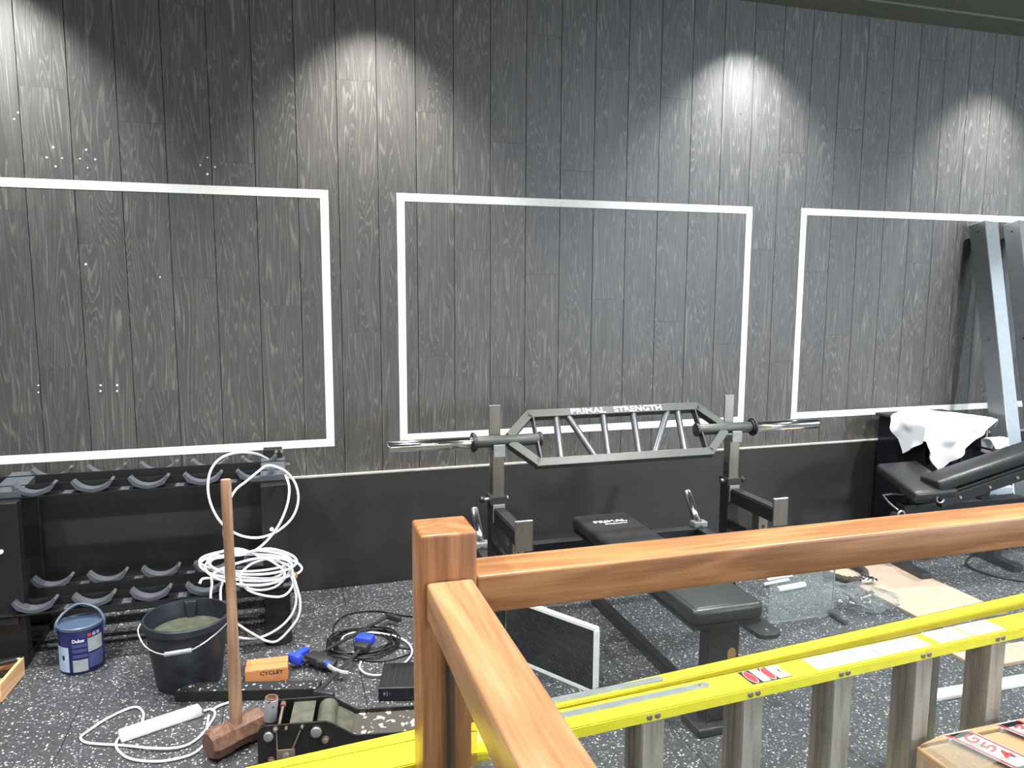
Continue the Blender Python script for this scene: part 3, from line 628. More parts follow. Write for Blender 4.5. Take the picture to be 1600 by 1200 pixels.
# ================================================================== cables and set top box near the clamps
t = thing('black_cable_coil', 'flat coil of thin black cable on the floor under the clamps', 'cable', (0.30, -0.69, 0))
pts = []; random.seed(5)
for k in range(7 * 14):
    a = 2 * PI * k / 14; q = 0.118 + 0.020 * math.sin(k * 0.37) + 0.008 * random.random()
    pts.append((0.30 + q * 1.08 * math.cos(a), -0.69 + q * 0.98 * math.sin(a), 0.006 + 0.016 * (k / 98.0) + 0.004 * math.sin(k * 1.7)))
MB().tube(spline(pts, 3), 0.0035, 6).obj('cable', M['coil'], t, True, 60)
for P_ in (((525, 1000), (520, 985), (530, 968), (552, 958), (590, 955), (630, 962), (660, 964)), ((570, 1032), (600, 1033), (630, 1025), (648, 1018)), ((600, 1008), (625, 1012), (648, 1014))):
    MB().tube(spline([Zp(x, y, 0.005) for x, y in P_], 6), 0.0032, 6).obj('cable', M['coil'], t, True, 60)
wp = [(533, 1002), (540, 992), (560, 988), (590, 989), (620, 995), (638, 1005), (644, 1018), (638, 1030), (628, 1039), (610, 1050), (590, 1055), (571, 1052), (562, 1043), (564, 1034)]
tag(MB().tube(spline([Zp(x, y, 0.012) for x, y in wp], 6), 0.0038, 8).obj('white_cable', M['cablew'], None, True, 60), 'single loop of thin white cable lying over the black cable coil', 'cable')
d0, d1 = Zp(607, 1076, 0.0), Zp(660, 1076, 0.0); dv = Vector((0.97, -0.24, 0)).normalized(); nv = Vector((0.24, 0.97, 0)).normalized()
dc = Vector((0.405, -1.085, 0))
db = thing('set_top_box', 'flat black electronic box half hidden by the wooden newel post', 'electronic box', dc)
MB().obox(dc + Vector((0.04, 0, 0.027)), dv, nv, (0, 0, 1), (0.24, 0.19, 0.05), 0.003).obj('case', M['black'], db)
MB().obox(dc + Vector((0.04, 0, 0.027)) - nv * 0.0955, dv, nv, (0, 0, 1), (0.235, 0.003, 0.045), 0.001, 1).obj('front_panel', M['cab'], db)
for k in range(9): MB().obox(dc + Vector((0.04, 0, 0.0525)) + dv * (-0.09 + k * 0.022), dv, nv, (0, 0, 1), (0.004, 0.15, 0.0012)).obj('vent_slot', M['ink'], db)
lettering('9', dc + Vector((0.04, 0, 0.030)) - nv * 0.0972 - dv * 0.098, dv, (0, 0, 1), 0.007, 0.013, M['clear_grip'], db)
lettering('l', dc + Vector((0.04, 0, 0.030)) - nv * 0.0972 - dv * 0.088, dv, (0, 0, 1), 0.002, 0.016, M['clear_grip'], db)

# ================================================================== trolley jack
JO = Vector((-0.102, -1.452, 0)); ju = Vector((0.99, -0.14, 0)).normalized(); jn = Vector((0.14, 0.99, 0)).normalized()
jk = thing('trolley_jack', 'worn black trolley jack with silver flaked paint on the floor', 'trolley jack', JO + ju * 0.25 + jn * 0.07)
def jp(a, b, c): return JO + ju * a + jn * b + Vector((0, 0, c))
prof = [(0.0, 0.018), (0.0, 0.125), (0.008, 0.142), (0.025, 0.15), (0.205, 0.15), (0.225, 0.142), (0.285, 0.098), (0.30, 0.093), (0.58, 0.090), (0.60, 0.07), (0.60, 0.03), (0.56, 0.018)]
for b in (0.0, 0.150): MB().prism(prof, lambda u, v, a: jp(u, a, v), b, b + 0.007, 0.0015).obj('side_plate', M['jack'], jk)
MB().prism([(0.095, 0.136), (0.165, 0.136), (0.165, 0.140), (0.095, 0.140)], lambda u, v, a: jp(u, a, v), 0.012, 0.148).obj('cover_plate', M['jackplate'], jk)
MB().cyl(jp(0.205, 0.008, 0.112), jp(0.205, 0.149, 0.112), 0.032, 0.032, 20).obj('pivot_drum', M['jackplate'], jk, True)
MB().prism([(0.215, 0.128), (0.285, 0.086), (0.285, 0.080), (0.208, 0.124)], lambda u, v, a: jp(u, a, v), 0.008, 0.149).obj('ramp_plate', M['jackplate'], jk)
MB().prism([(0.285, 0.082), (0.595, 0.078), (0.595, 0.073), (0.285, 0.077)], lambda u, v, a: jp(u, a, v), 0.008, 0.149).obj('deck_plate', M['jackworn'], jk)
sk = MB().lathe([(0.020, 0.0), (0.021, 0.003), (0.021, 0.072), (0.0195, 0.074), (0.015, 0.074), (0.014, 0.02), (0.0, 0.02)], (0, 0, 0), 20)
sk.xf(Matrix.Translation(jp(0.022, 0.112, 0.105)) @ Matrix.Rotation(0.10, 4, 'Y')); so = sk.obj('handle_socket', M['sock'], jk, True)
rg = MB().lathe([(0.0145, 0.0), (0.0145, 0.004), (0.020, 0.004), (0.020, 0.0), (0.0145, 0.0)], (0, 0, 0), 20); rg.xf(Matrix.Translation(jp(0.022, 0.112, 0.105) + Vector((0.007, 0, 0.073))) @ Matrix.Rotation(0.10, 4, 'Y')); rg.obj('socket_rim', M['rust'], so, True)
MB().cyl(jp(0.062, 0.010, 0.128), jp(0.062, 0.136, 0.145), 0.0045, 0.0045, 8).obj('return_rod', M['rivet'], jk, True)
MB().cyl(jp(0.062, 0.118, 0.143), jp(0.062, 0.136, 0.146), 0.009, 0.009, 10).obj('rod_nut', M['rust'], jk, True)
for a, c, r, m in ((0.035, 0.118, 0.0165, 'grey'), (0.178, 0.120, 0.0185, 'grey'), (0.205, 0.090, 0.0105, 'rust'), (0.040, 0.036, 0.010, 'rust'), (0.056, 0.138, 0.007, 'rivet'), (0.088, 0.140, 0.0045, 'rivet'), (0.136, 0.140, 0.0045, 'rivet')):
    bo = MB().cyl(jp(a, 0.0, c), jp(a, -0.004, c), r * 1.15, r * 1.1, 20).obj('washer', M['jack'] if m == 'grey' else M[m], jk, True)
    MB().cyl(jp(a, -0.004, c), jp(a, -0.013, c), r * 0.95, r * 0.85, 6 if r > 0.009 and m != 'grey' else 20, 0.0015).obj('bolt_head', M['grey'] if m == 'grey' else M['rivet'], bo, True)
pl = MB().obox(jp(0.085, -0.006, 0.050), ju, jn, (0, 0, 1), (0.055, 0.006, 0.042), 0.001).obj('bracket_plate', M['wornplate'], jk)
MB().cyl(jp(0.086, -0.009, 0.054), jp(0.086, -0.020, 0.054), 0.011, 0.010, 6).obj('bolt_head', M['zinc'], pl)
for a0, c0, a1, c1 in ((0.058, 0.128, 0.060, 0.030), (0.130, 0.128, 0.106, 0.072)): MB().cyl(jp(a0, -0.004, c0), jp(a1, -0.006, c1), 0.0025, 0.0025, 6).obj('spring_wire', M['rivet'], jk, True)
for a, b in ((0.05, 0.03), (0.05, 0.115), (0.55, -0.012), (0.55, 0.157)): MB().cyl(jp(a, b - 0.010, 0.019), jp(a, b + 0.010, 0.019), 0.019, 0.019, 18, 0.002).obj('wheel', M['black2'], jk, True)
gl_ = MB().sphere(jp(0.120, -0.036, 0.014), 0.016, 2, (1.4, 0.9, 0.85)).tube(spline([jp(0.100, -0.036, 0.014), jp(0.08, -0.032, 0.016), jp(0.062, -0.030, 0.012)], 4), 0.006, 8)
tag(gl_.obj('blue_plastic_cap', M['blue'], None, True), 'small bright blue plastic cap on the floor against the jack', 'plastic cap')

# ================================================================== oak balustrade with glass
PX0, PX1, PY0, PY1 = 0.236, 0.341, -2.463, -2.357
ba = thing('balustrade', 'oak corner balustrade with square newel post handrails and glass panes', 'balustrade', ((PX0 + PX1) / 2, (PY0 + PY1) / 2, 0))
MB().box(PX0, PX1, PY0, PY1, 0.0, 1.05, 0.006, 3).obj('newel_post', M['oakz'], ba, True, 50)
RT = 0.962
def railsec(w, h): return [(-w / 2, -h), (w / 2, -h), (w / 2, 0), (-w / 2, 0)]
MB().box(PX1, 4.6, -2.462, -2.360, RT - 0.075, RT, 0.006, 3).obj('handrail', M['oakx'], ba, True, 50)
MB().box(0.245, 0.331, -4.9, PY0, RT - 0.072, RT, 0.006, 3).obj('handrail', M['oaky'], ba, True, 50)
MB().box(0.352, 4.6, -2.416, -2.406, 0.04, RT - 0.072).obj('glass_pane', M['glass'], ba)
MB().box(0.283, 0.293, -4.9, PY0 - 0.012, 0.04, RT - 0.07).obj('glass_pane', M['glass'], ba)
MB().box(PX1, 4.6, -2.425, -2.397, 0.0, 0.05, 0.003).obj('glass_channel', M['alu'], ba)
MB().box(0.274, 0.302, -4.9, PY0, 0.0, 0.05, 0.003).obj('glass_channel', M['alu'], ba)
MB().box(0.345, 0.3515, -2.418, -2.404, 0.05, RT - 0.075).obj('gasket', M['gasket'], ba)
MB().box(0.281, 0.295, PY0 - 0.0115, PY0 - 0.004, 0.05, RT - 0.075).obj('gasket', M['gasket'], ba)
MB().box(0.36, 0.40, -2.418, -2.404, RT - 0.081, RT - 0.0755).obj('glazing_wedge', M['oakx'], ba)

# ================================================================== black panel with white edging
pn0 = Vector((1.085, -1.325, 0)); pd_ = Vector((-0.146, 0.235, 0)).normalized(); pnn = Vector((-pd_.y, pd_.x, 0)); PLn = 0.44; PH = 0.255
bp = thing('white_edged_panel', 'black laminate panel with white edging standing on its edge behind the glass', 'panel', pn0 + pd_ * PLn / 2)
MB().obox(pn0 + pd_ * PLn / 2 + Vector((0, 0, PH / 2)), pd_, pnn, (0, 0, 1), (PLn - 0.004, 0.018, PH - 0.004)).obj('board', M['panelblk'], bp)
MB().obox(pn0 + pd_ * PLn / 2 + Vector((0, 0, PH - 0.002)), pd_, pnn, (0, 0, 1), (PLn, 0.022, 0.012)).obj('white_edge', M['white'], bp)
MB().obox(pn0 + pd_ * 0.002 + Vector((0, 0, PH / 2)), pd_, pnn, (0, 0, 1), (0.012, 0.022, PH - 0.016)).obj('white_edge', M['white'], bp)
MB().obox(pn0 + pd_ * PLn / 2 + Vector((0, 0, 0.008)), pd_, pnn, (0, 0, 1), (PLn, 0.0225, 0.014)).obj('white_edge', M['white'], bp)
MB().obox(pn0 + pd_ * PLn / 2 + pnn * 0.0095 + Vector((0, 0, 0.165)), pd_, pnn, (0, 0, 1), (PLn - 0.02, 0.002, 0.003)).obj('groove', M['ink'], bp)

# ================================================================== Olympic bench
XC = 1.405; UX = 0.556
ob = thing('weight_bench', 'black flat weight bench with steel uprights spotter arms and padded seat', 'weight bench', (XC, -1.0, 0))
for sgn in (-1, 1):
    ux = XC + sgn * UX
    up_ = MB().box(ux - 0.032, ux + 0.032, -0.835, -0.771, 0.03, 0.605, 0.003).obj('upright', M['black'], ob)
    MB().box(ux - 0.036, ux + 0.036, -0.840, -0.766, 0.605, 0.640, 0.003).obj('collar', M['black2'], up_)
    MB().box(ux - 0.025, ux + 0.025, -0.828, -0.778, 0.60, 0.815, 0.003).obj('inner_post', M['steel'], ob)
    for zz in (0.66, 0.70): MB().cyl((ux - sgn * 0.0255, -0.803, zz), (ux - sgn * 0.0245, -0.803, zz), 0.006, 0.006, 10).obj('pin_hole', M['ink'], ob)
    jh = MB().box(ux - 0.025, ux + 0.025, -0.772, -0.764, 0.80, 1.012, 0.003).obj('hook_back', M['steel'], ob)
    MB().box(ux - 0.025, ux + 0.025, -0.840, -0.766, 0.815, 0.833, 0.002).obj('hook_cradle', M['steel'], ob)
    MB().box(ux - 0.025, ux + 0.025, -0.846, -0.839, 0.805, 0.858, 0.003).obj('hook_lip', M['grey'], ob)
    kx = ux + sgn * 0.036
    kn = MB().cyl((kx, -0.803, 0.622), (kx + sgn * 0.02, -0.803, 0.622), 0.008, 0.008, 12).obj('pull_pin', M['zinc'], ob, True)
    MB().cyl((kx + sgn * 0.018, -0.803, 0.622), (kx + sgn * 0.036, -0.803, 0.622), 0.016, 0.013, 14, 0.003).obj('knob', M['black'], kn, True)
    MB().cyl((ux - sgn * 0.036, -0.803, 0.624), (ux - sgn * 0.050, -0.803, 0.624), 0.010, 0.009, 12, 0.002).obj('bolt', M['zinc'], ob, True)
    pt = MB().box(ux - 0.026, ux + 0.026, -0.842, -0.836, 0.53, 0.608, 0.004).obj('arm_mount', M['grey'], ob)
    ar = MB().box(ux - 0.024, ux + 0.024, -1.168, -0.842, 0.530, 0.588, 0.003).obj('spotter_arm', M['black'], ob)
    MB().box(ux - 0.021, ux + 0.021, -1.165, -0.845, 0.588, 0.594, 0.001).obj('arm_pad', M['black2'], ar)
    MB().box(ux - 0.036, ux + 0.036, -1.178, -1.168, 0.520, 0.640, 0.006, 3).obj('end_plate', M['steel'], ar)
    st = MB().box(ux + 0.000, ux + 0.048, -1.03, -0.982, 0.41, 0.53, 0.003).obj('stub_tube', M['steel'], ob)
    MB().cyl((ux + 0.024, -1.0305, 0.47), (ux + 0.024, -1.0295, 0.47), 0.008, 0.008, 12).obj('pin_hole', M['ink'], st)
    MB().box(ux - 0.012, ux + 0.060, -1.03, -0.97, 0.405, 0.411).obj('stub_flange', M['grey'], st)
    MB().box(ux - 0.026, ux + 0.026, -0.99, -0.835, 0.41, 0.45, 0.003).obj('brace', M['black'], ob)
    MB().box(ux - 0.026, ux + 0.026, -0.771, -0.50, 0.275, 0.325, 0.003).obj('side_strut', M['black2'], ob)
    MB().box(ux - 0.026, ux + 0.026, -0.575, -0.525, 0.04, 0.275, 0.003).obj('rear_leg', M['black'], ob)
    MB().box(ux - 0.03, ux + 0.03, -1.02 if sgn > 0 else -0.935, -0.45, 0.012, 0.058, 0.003).obj('floor_runner', M['black'], ob)
    fx = ux + sgn * (0.03 if sgn > 0 else 0.08)
    ft = [(fx - 0.058, -0.90), (fx + 0.058, -0.90)] + [(fx + 0.060 * math.cos(q), -1.09 - 0.035 * math.sin(q)) for q in [PI * k / 8 for k in range(9)]]
    MB().prism(ft, lambda u, v, a: (u, v, a), 0.0, 0.020, 0.003).obj('foot_plate', M['black2'], ob)
    MB().cyl((fx, -1.08, 0.020), (fx, -1.08, 0.024), 0.008, 0.007, 10).obj('foot_bolt', M['zinc'], ob)
    p0, p1 = Vector((ux, -0.546, 0.325)), Vector((ux, -0.420, 0.472))
    pg = MB().cyl(p0, p1, 0.0200, 0.0200, 20, 0.005).obj('storage_peg', M['chrome'], ob, True)
    dd = (p1 - p0).normalized()
    MB().cyl(p0 - dd * 0.012, p0 + dd * 0.022, 0.026, 0.026, 20, 0.003).obj('peg_collar', M['black2'], pg, True)
    MB().box(ux - 0.036, ux + 0.036, -0.57, -0.52, 0.325, 0.352, 0.004).obj('peg_clamp', M['grey'], pg)
MB().box(XC - UX - 0.02, XC + UX + 0.02, -0.575, -0.525, 0.275, 0.325, 0.003).obj('rear_beam', M['black2'], ob)
pad = MB().box(1.268, 1.542, -1.680, -0.585, 0.388, 0.450, 0.022, 4).obj('bench_pad', M['vinyl'], ob, True, 60)
MB().box(1.276, 1.534, -1.672, -0.593, 0.374, 0.389, 0.002).obj('pad_board', M['black'], pad)
MB().tube([(1.268 + 0.004, -1.66, 0.432), (1.268 + 0.004, -0.61, 0.432)], 0.002, 6).obj('piping', M['vinyl'], pad)
lettering('PRIMAL', (1.405, -0.715, 0.450), (1, 0, 0), (0, 1, 0), 0.158, 0.030, M['white_print'], pad, bold=0.02)
lettering('STRENGTH', (1.418, -0.752, 0.450), (1, 0, 0), (0, 1, 0), 0.105, 0.012, M['white_print'], pad, bold=0.015)
MB().box(1.375, 1.435, -1.62, -0.55, 0.314, 0.372, 0.003).obj('spine_beam', M['black'], ob)
pe_ = MB().box(1.345, 1.465, -1.655, -1.595, 0.03, 0.374, 0.004).obj('pedestal', M['black'], ob)
MB().lathe([(0.0, 0.0), (0.017, 0.0), (0.017, 0.0015), (0.0, 0.0016)], (0, 0, 0), 20, 1.35).xf(Matrix.Translation((Yp(1143, 1022, -1.6555).x, -1.6555, Yp(1143, 1022, -1.6555).z)) @ Matrix.Rotation(PI / 2, 4, 'X')).obj('badge', M['badge'], pe_)
MB().box(1.30, 1.51, -1.69, -1.56, 0.0, 0.030, 0.008).obj('front_foot', M['black2'], ob)
MB().box(1.385, 1.425, -1.60, -0.54, 0.012, 0.05, 0.003).obj('base_beam', M['black'], ob)

# ================================================================== multi grip barbell
BZ, BY = 0.866, -0.803
bb = thing('multi_grip_barbell', 'grey green multi grip barbell with chrome sleeves resting on the bench uprights', 'barbell', (XC, BY, BZ - 0.025))
vv = Vector((0, 0.60, 0.80)).normalized(); nnb = Vector((0, -vv.z, vv.y)); Bc = Vector((XC, BY - 0.005, BZ))
def bp_(u, v, n=0.0): return Bc + Vector((u, 0, 0)) + vv * v + nnb * n
FV, FU, FT = 0.112, 0.398, 0.503
def fbar(p, q, nm): return MB().bar(p, q, 0.036, 0.036, up=nnb, bev=0.002).obj(nm, M['barpaint'], bb)
e = 0.012
top = fbar(bp_(-FU - e, FV), bp_(FU + e, FV), 'frame_bar'); fbar(bp_(-FU - e, -FV), bp_(FU + e, -FV), 'frame_bar')
for s_ in (-1, 1):
    for t_ in (-1, 1): fbar(bp_(s_ * FU, t_ * FV), bp_(s_ * FT, t_ * 0.014), 'frame_diagonal')
    MB().bar(bp_(s_ * 0.385, FV - 0.012), bp_(s_ * 0.385, -FV + 0.012), 0.008, 0.034, up=nnb, bev=0.001).obj('tie_plate', M['black2'], bb)
    sl = MB().cyl(bp_(s_ * 0.368, 0), bp_(s_ * 0.655, 0), 0.0245, 0.0245, 24, 0.002).obj('inner_sleeve', M['barpaint'], bb, True)
    MB().cyl(bp_(s_ * 0.364, 0), bp_(s_ * 0.376, 0), 0.030, 0.030, 24, 0.002).obj('end_disc', M['black2'], sl, True)
    MB().cyl(bp_(s_ * 0.645, 0), bp_(s_ * 0.652, 0), 0.034, 0.034, 28, 0.002).cyl(bp_(s_ * 0.652, 0), bp_(s_ * 0.663, 0), 0.041, 0.041, 28, 0.003).obj('flange', M['black'], bb, True)
    MB().cyl(bp_(s_ * 0.660, 0), bp_(s_ * 1.005, 0), 0.0245, 0.0245, 32, 0.003).obj('chrome_sleeve', M['chrome'], bb, True)
for (tx, ty), (bx, by) in (((867, 659), (877, 711)), ((886, 659), (930, 707)), ((940, 655), (951, 706)), ((987, 652), (999, 703)), ((1040, 651), (1023, 701)), ((1056, 650), (1070, 699))):
    ut = Yp(tx, ty, BY + 0.065).x - XC; ub = Yp(bx, by, BY - 0.065).x - XC
    MB().cyl(bp_(ut, FV - 0.014), bp_(ub, -FV + 0.014), 0.0145, 0.0145, 18).obj('grip_handle', M['grip'], bb, True)
for wd, p0, p1 in (('PRIMAL', 890, 944), ('STRENGTH', 957, 1031)):
    xa, xb = Yp(p0, 648, BY + 0.06).x, Yp(p1, 644, BY + 0.06).x
    lettering(wd, bp_((xa + xb) / 2 - XC, FV, 0.0182), (1, 0, 0), vv, xb - xa, 0.026, M['white_print'], top, bold=0.02)

# ================================================================== leaning steel posts
def lean_post(base, topp, label):
    base, topp = Vector(base), Vector(topp); a = (topp - base).normalized(); side = Vector((1, 0.12, 0)); side = (side - side.dot(a) * a).normalized(); nn = a.cross(side); L = (topp - base).length
    t = thing('steel_post', label, 'steel post', base, 'grey steel posts leaning on the plank wall')
    W_, D_ = 0.118, 0.105
    c = (base + topp) / 2
    MB().obox(c, side, nn, a, (W_, D_, L), 0.004, 2).obj('tube', M['postg'], t)
    for s in (0.03, 0.62, 0.97):
        p = base + a * (L * s) - side * (W_ / 2 + 0.0003) - nn * 0.0
        MB().cyl(p, p - side * 0.0006, 0.006, 0.006, 10).obj('bolt_hole', M['ink'], t)
    MB().obox(base + a * 0.006, side, nn, a, (W_ + 0.04, D_ + 0.04, 0.012), 0.002).obj('base_plate', M['black2'], t)
    return t
lean_post((4.10, -0.50, 0.045), (4.14, -0.068, 1.89), 'grey steel post leaning on the wall beside the draped towel')
lean_post((4.37, -0.50, 0.045), (4.41, -0.068, 1.90), 'grey steel post leaning at the right edge of the view')

# ================================================================== machine cabinet with towels, adjustable bench
mc = thing('machine_cabinet', 'glossy black machine cabinet carrying a white towel', 'machine cabinet', (3.70, -0.24, 0))
MB().box(3.46, 3.92, -0.42, -0.06, 0.02, 0.735, 0.006).obj('body', M['cab'], mc)
MB().box(3.44, 3.94, -0.44, -0.05, 0.735, 0.752, 0.006).obj('top_plate', M['black2'], mc)
for x in (3.60, 3.66, 3.72): MB().box(x - 0.008, x + 0.008, -0.426, -0.419, 0.05, 0.71, 0.002).obj('trim_strip', M['black2'], mc)
MB().box(3.885, 3.90, -0.43, -0.419, 0.10, 0.69, 0.002).obj('trim_strip', M['grey'], mc)
for x in (3.48, 3.86): MB().box(x, x + 0.04, -0.40, -0.08, 0, 0.022, 0.003).obj('foot', M['black'], mc)
def drape(x0, x1, y0, y1, zt, c, ang, L, W, n, label, drop_noise, name='towel'):
    bm = bmesh.new(); V = []; ca, sa = math.cos(ang), math.sin(ang); rnd = random.Random(11)
    for i in range(n + 1):
        row = []
        for j in range(n + 1):
            a, b = (i / n - 0.5) * L, (j / n - 0.5) * W
            x, y = c[0] + a * ca - b * sa, c[1] + a * sa + b * ca
            dx = max(x0 - x, 0, x - x1); dy = max(y0 - y, 0, y - y1); drop = math.hypot(dx, dy)
            cx, cy = min(max(x, x0), x1), min(max(y, y0), y1)
            if drop > 0:
                ox, oy = (x - cx) / drop, (y - cy) / drop
                wv = 0.022 * math.sin(26 * (x + 0.7 * y)) + 0.012 * math.sin(47 * (y - 0.4 * x))
                out = min(0.016, drop * 0.8) + max(0.0, wv) * min(1, drop / 0.08) + 0.05 * drop
                p = Vector((cx + ox * out, cy + oy * out, zt - max(0, drop - 0.012)))
            else: p = Vector((x, y, zt + 0.003 * math.sin(31 * x) * math.sin(27 * y) + 0.004))
            row.append(bm.verts.new(p))
        V.append(row)
    for i in range(n):
        for j in range(n): bm.faces.new((V[i][j], V[i + 1][j], V[i + 1][j + 1], V[i][j + 1]))
    bmesh.ops.recalc_face_normals(bm, faces=bm.faces[:])
    ex = bmesh.ops.solidify(bm, geom=bm.faces[:], thickness=0.004)
    mb = MB(); mb.bm.free(); mb.bm = bm
    return tag(mb.obj(name, M['towel'], None, True, 80), label, 'towel')
drape(3.44, 3.94, -0.44, -0.05, 0.752, (3.62, -0.36), math.radians(33), 0.60, 0.50, 34, 'white towel draped over the top of the black machine cabinet', 0)
drape(3.83, 3.95, -0.50, -0.475, 0.655, (3.89, -0.50), math.radians(8), 0.13, 0.26, 14, 'small white cloth hanging on the black cabinet side under the towel', 0, 'cloth')
tag(MB().bar((3.80, -0.545, 0.600), (4.0, -0.545, 0.592), 0.012, 0.012, bev=0.002).bar((3.81, -0.545, 0.60), (3.81, -0.432, 0.60), 0.012, 0.012, bev=0.002).obj('hanging_bar', M['black']), 'thin black bar across the small white cloth', 'bar')

# adjustable bench: seat and raised backrest
A0 = Vector((3.06, -0.77, 0.470)); ua = Vector((0.995, -0.09, 0)).normalized(); va = Vector((0.09, 0.995, 0)).normalized(); vs_ = Vector((0.26, 0.95, 0.145)).normalized()
ab = thing('adjustable_bench', 'black adjustable bench with raised backrest in front of the towel covered cabinet', 'weight bench', (3.35, -0.65, 0))
sd = Vector((ua.x, ua.y, 0.03)).normalized(); sn = sd.cross(vs_)
def sp_(a, b, c): return A0 + sd * a + vs_ * b + sn * c
MB().obox(sp_(0.13, 0.205, -0.03), sd, vs_, sn, (0.26, 0.41, 0.060), 0.020, 3).obj('seat_pad', M['vinyl'], ab, True, 60)
MB().obox(sp_(0.13, 0.205, -0.064), sd, vs_, sn, (0.22, 0.38, 0.012), 0.002).obj('seat_board', M['black'], ab)
bd_ = (ua * 0.97 + Vector((0, 0, 0.25))).normalized(); bnn = bd_.cross(va); B0 = Vector((3.20, -0.775, 0.465))
def bk_(a, b, c): return B0 + bd_ * a + va * b + bnn * c
MB().obox(bk_(0.50, 0.07, 0.02), bd_, va, bnn, (0.98, 0.14, 0.066), 0.014, 3).obj('backrest_pad', M['vinyl'], ab, True, 60)
MB().obox(bk_(0.50, 0.07, -0.030), bd_, va, bnn, (0.94, 0.12, 0.014), 0.002).obj('backrest_board', M['black'], ab)
fr_ = MB().obox(bk_(0.48, 0.02, -0.066), bd_, va, bnn, (0.94, 0.04, 0.055), 0.003).obj('backrest_frame', M['black'], ab)
for a in (0.12, 0.30, 0.47): MB().cyl(bk_(a, -0.001, -0.066), bk_(a, -0.008, -0.066), 0.008, 0.007, 10).obj('bolt', M['zinc'], fr_)
MB().bar(Vector((3.12, -0.62, 0.33)), Vector((3.90, -0.665, 0.33)), 0.06, 0.07, bev=0.004).obj('main_beam', M['black'], ab)
for q in (Vector((3.17, -0.62, 0)), Vector((3.74, -0.66, 0))):
    MB().box(q.x - 0.03, q.x + 0.03, q.y - 0.03, q.y + 0.03, 0.04, 0.30, 0.003).obj('leg', M['black'], ab)
    MB().bar(Vector((q.x, q.y, 0.02)) - va * 0.17, Vector((q.x, q.y, 0.02)) + va * 0.17, 0.06, 0.04, bev=0.004).obj('foot', M['black'], ab)
MB().bar(Vector((3.20, -0.60, 0.36)), Vector((3.22, -0.60, 0.45)), 0.05, 0.05, bev=0.003).obj('seat_post', M['black'], ab)
MB().bar(Vector((3.62, -0.66, 0.36)), Vector((3.70, -0.66, 0.535)), 0.04, 0.04, bev=0.003).obj('backrest_strut', M['black'], ab)
ring = [bk_(0.0 + 0.022 * math.cos(t), -0.012, -0.032 + 0.022 * math.sin(t)) for t in [PI * (0.75 + 1.1 * k / 10) for k in range(11)]]
MB().tube(ring, 0.004, 6).obj('hook_ring', M['zinc'], ab, True)
q = Vector((3.03, -0.72, 0.345))
MB().tube(spline([Vector((3.16, -0.60, 0.41)), Vector((3.02, -0.60, 0.415)), Vector((3.03, -0.70, 0.36))], 2), 0.005, 6).obj('lever', M['steel'], ab, True)
wh = MB(); wh.tube([q + va * (0.0) + ua * (0.018 * math.cos(t)) + Vector((0, 0, 0.018 * math.sin(t))) for t in [2 * PI * k / 16 for k in range(16)]], 0.006, 8, True); wh.obj('pin_ring', M['zinc'], ab, True)
MB().cyl(q + Vector((0, 0, -0.02)) - va * 0.03, q + Vector((0, 0, -0.02)) + va * 0.06, 0.022, 0.022, 16, 0.003).obj('pivot_boss', M['black'], ab, True)
sx0 = Vector((3.89, -0.49, 0)); X_, Y_ = Vector((1, 0, 0)), Vector((0, 1, 0))
wbx = MB().obox(sx0 + Vector((0, 0, 0.355)), X_, Y_, (0, 0, 1), (0.22, 0.10, 0.05), 0.012, 3).obox(sx0 + Vector((0.03, 0, 0.388)), X_, Y_, (0, 0, 1), (0.12, 0.08, 0.03), 0.012, 3)
sto = thing('small_stool', 'low black stool behind the adjustable bench', 'stool', sx0)
MB().obox(sx0 + Vector((0, 0, 0.319)), X_, Y_, (0, 0, 1), (0.24, 0.12, 0.020), 0.004).obj('seat', M['black'], sto)
for a, b in ((-0.1, -0.045), (0.1, -0.045), (-0.1, 0.045), (0.1, 0.045)): MB().cyl(sx0 + Vector((a, b, 0)), sx0 + Vector((a * 0.9, b * 0.9, 0.312)), 0.010, 0.010, 10).obj('leg', M['black'], sto)
tag(wbx.obj('folded_towel', M['towel'], None, True), 'folded white towel lying behind the raised backrest', 'towel')

# ================================================================== things on the floor beyond the glass
tag(MB().box(2.75, 3.19, -1.215, -0.44, 0.0005, 0.012, 0.001, 1).obj('fibreboard_sheet', M['cardp']), 'large pale pinkish brown board lying flat on the floor', 'board')
qa = Zp(1512, 1046); tag(MB().box(2.60, 2.98, -1.60, -1.47, 0.0005, 0.016, 0.001, 1).obj('board_offcut', M['cardp']), 'narrow pale board offcut beside the white mouldings', 'board')
for k, (dy, lab) in enumerate(((0.0, 'white moulding strip on the floor, the one nearer the pale board offcut'), (-0.028, 'white moulding strip on the floor, the one nearer the ladder'))):
    p0 = Vector((2.092 + 0.02 * k, -1.69 + dy, 0)); d = Vector((1, -0.02, 0)).normalized()
    tag(MB().obox(p0 + d * 0.42 + Vector((0, 0, 0.011)), d, (0.02, 1, 0), (0, 0, 1), (0.84, 0.024, 0.022), 0.005, 3).obj('white_moulding', M['white'], None, True), lab, 'moulding', 'white moulding strips')
# clear upright sheet; a pale reflection is mixed into its material as diffuse haze
fs = thing('acrylic_sheet', 'clear acrylic sheet with a pale reflection mixed in as haze, standing on edge beside the weight bench', 'acrylic sheet', (2.235, -0.99, 0))
MB().box(2.06, 2.405, -0.996, -0.990, 0.0, 0.34).obj('sheet', M['reflection_haze'], fs)
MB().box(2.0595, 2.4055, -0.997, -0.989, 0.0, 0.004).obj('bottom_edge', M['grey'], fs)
MB().box(2.403, 2.4065, -0.9965, -0.9895, 0.004, 0.34).obj('side_edge', M['clear_grip'], fs)
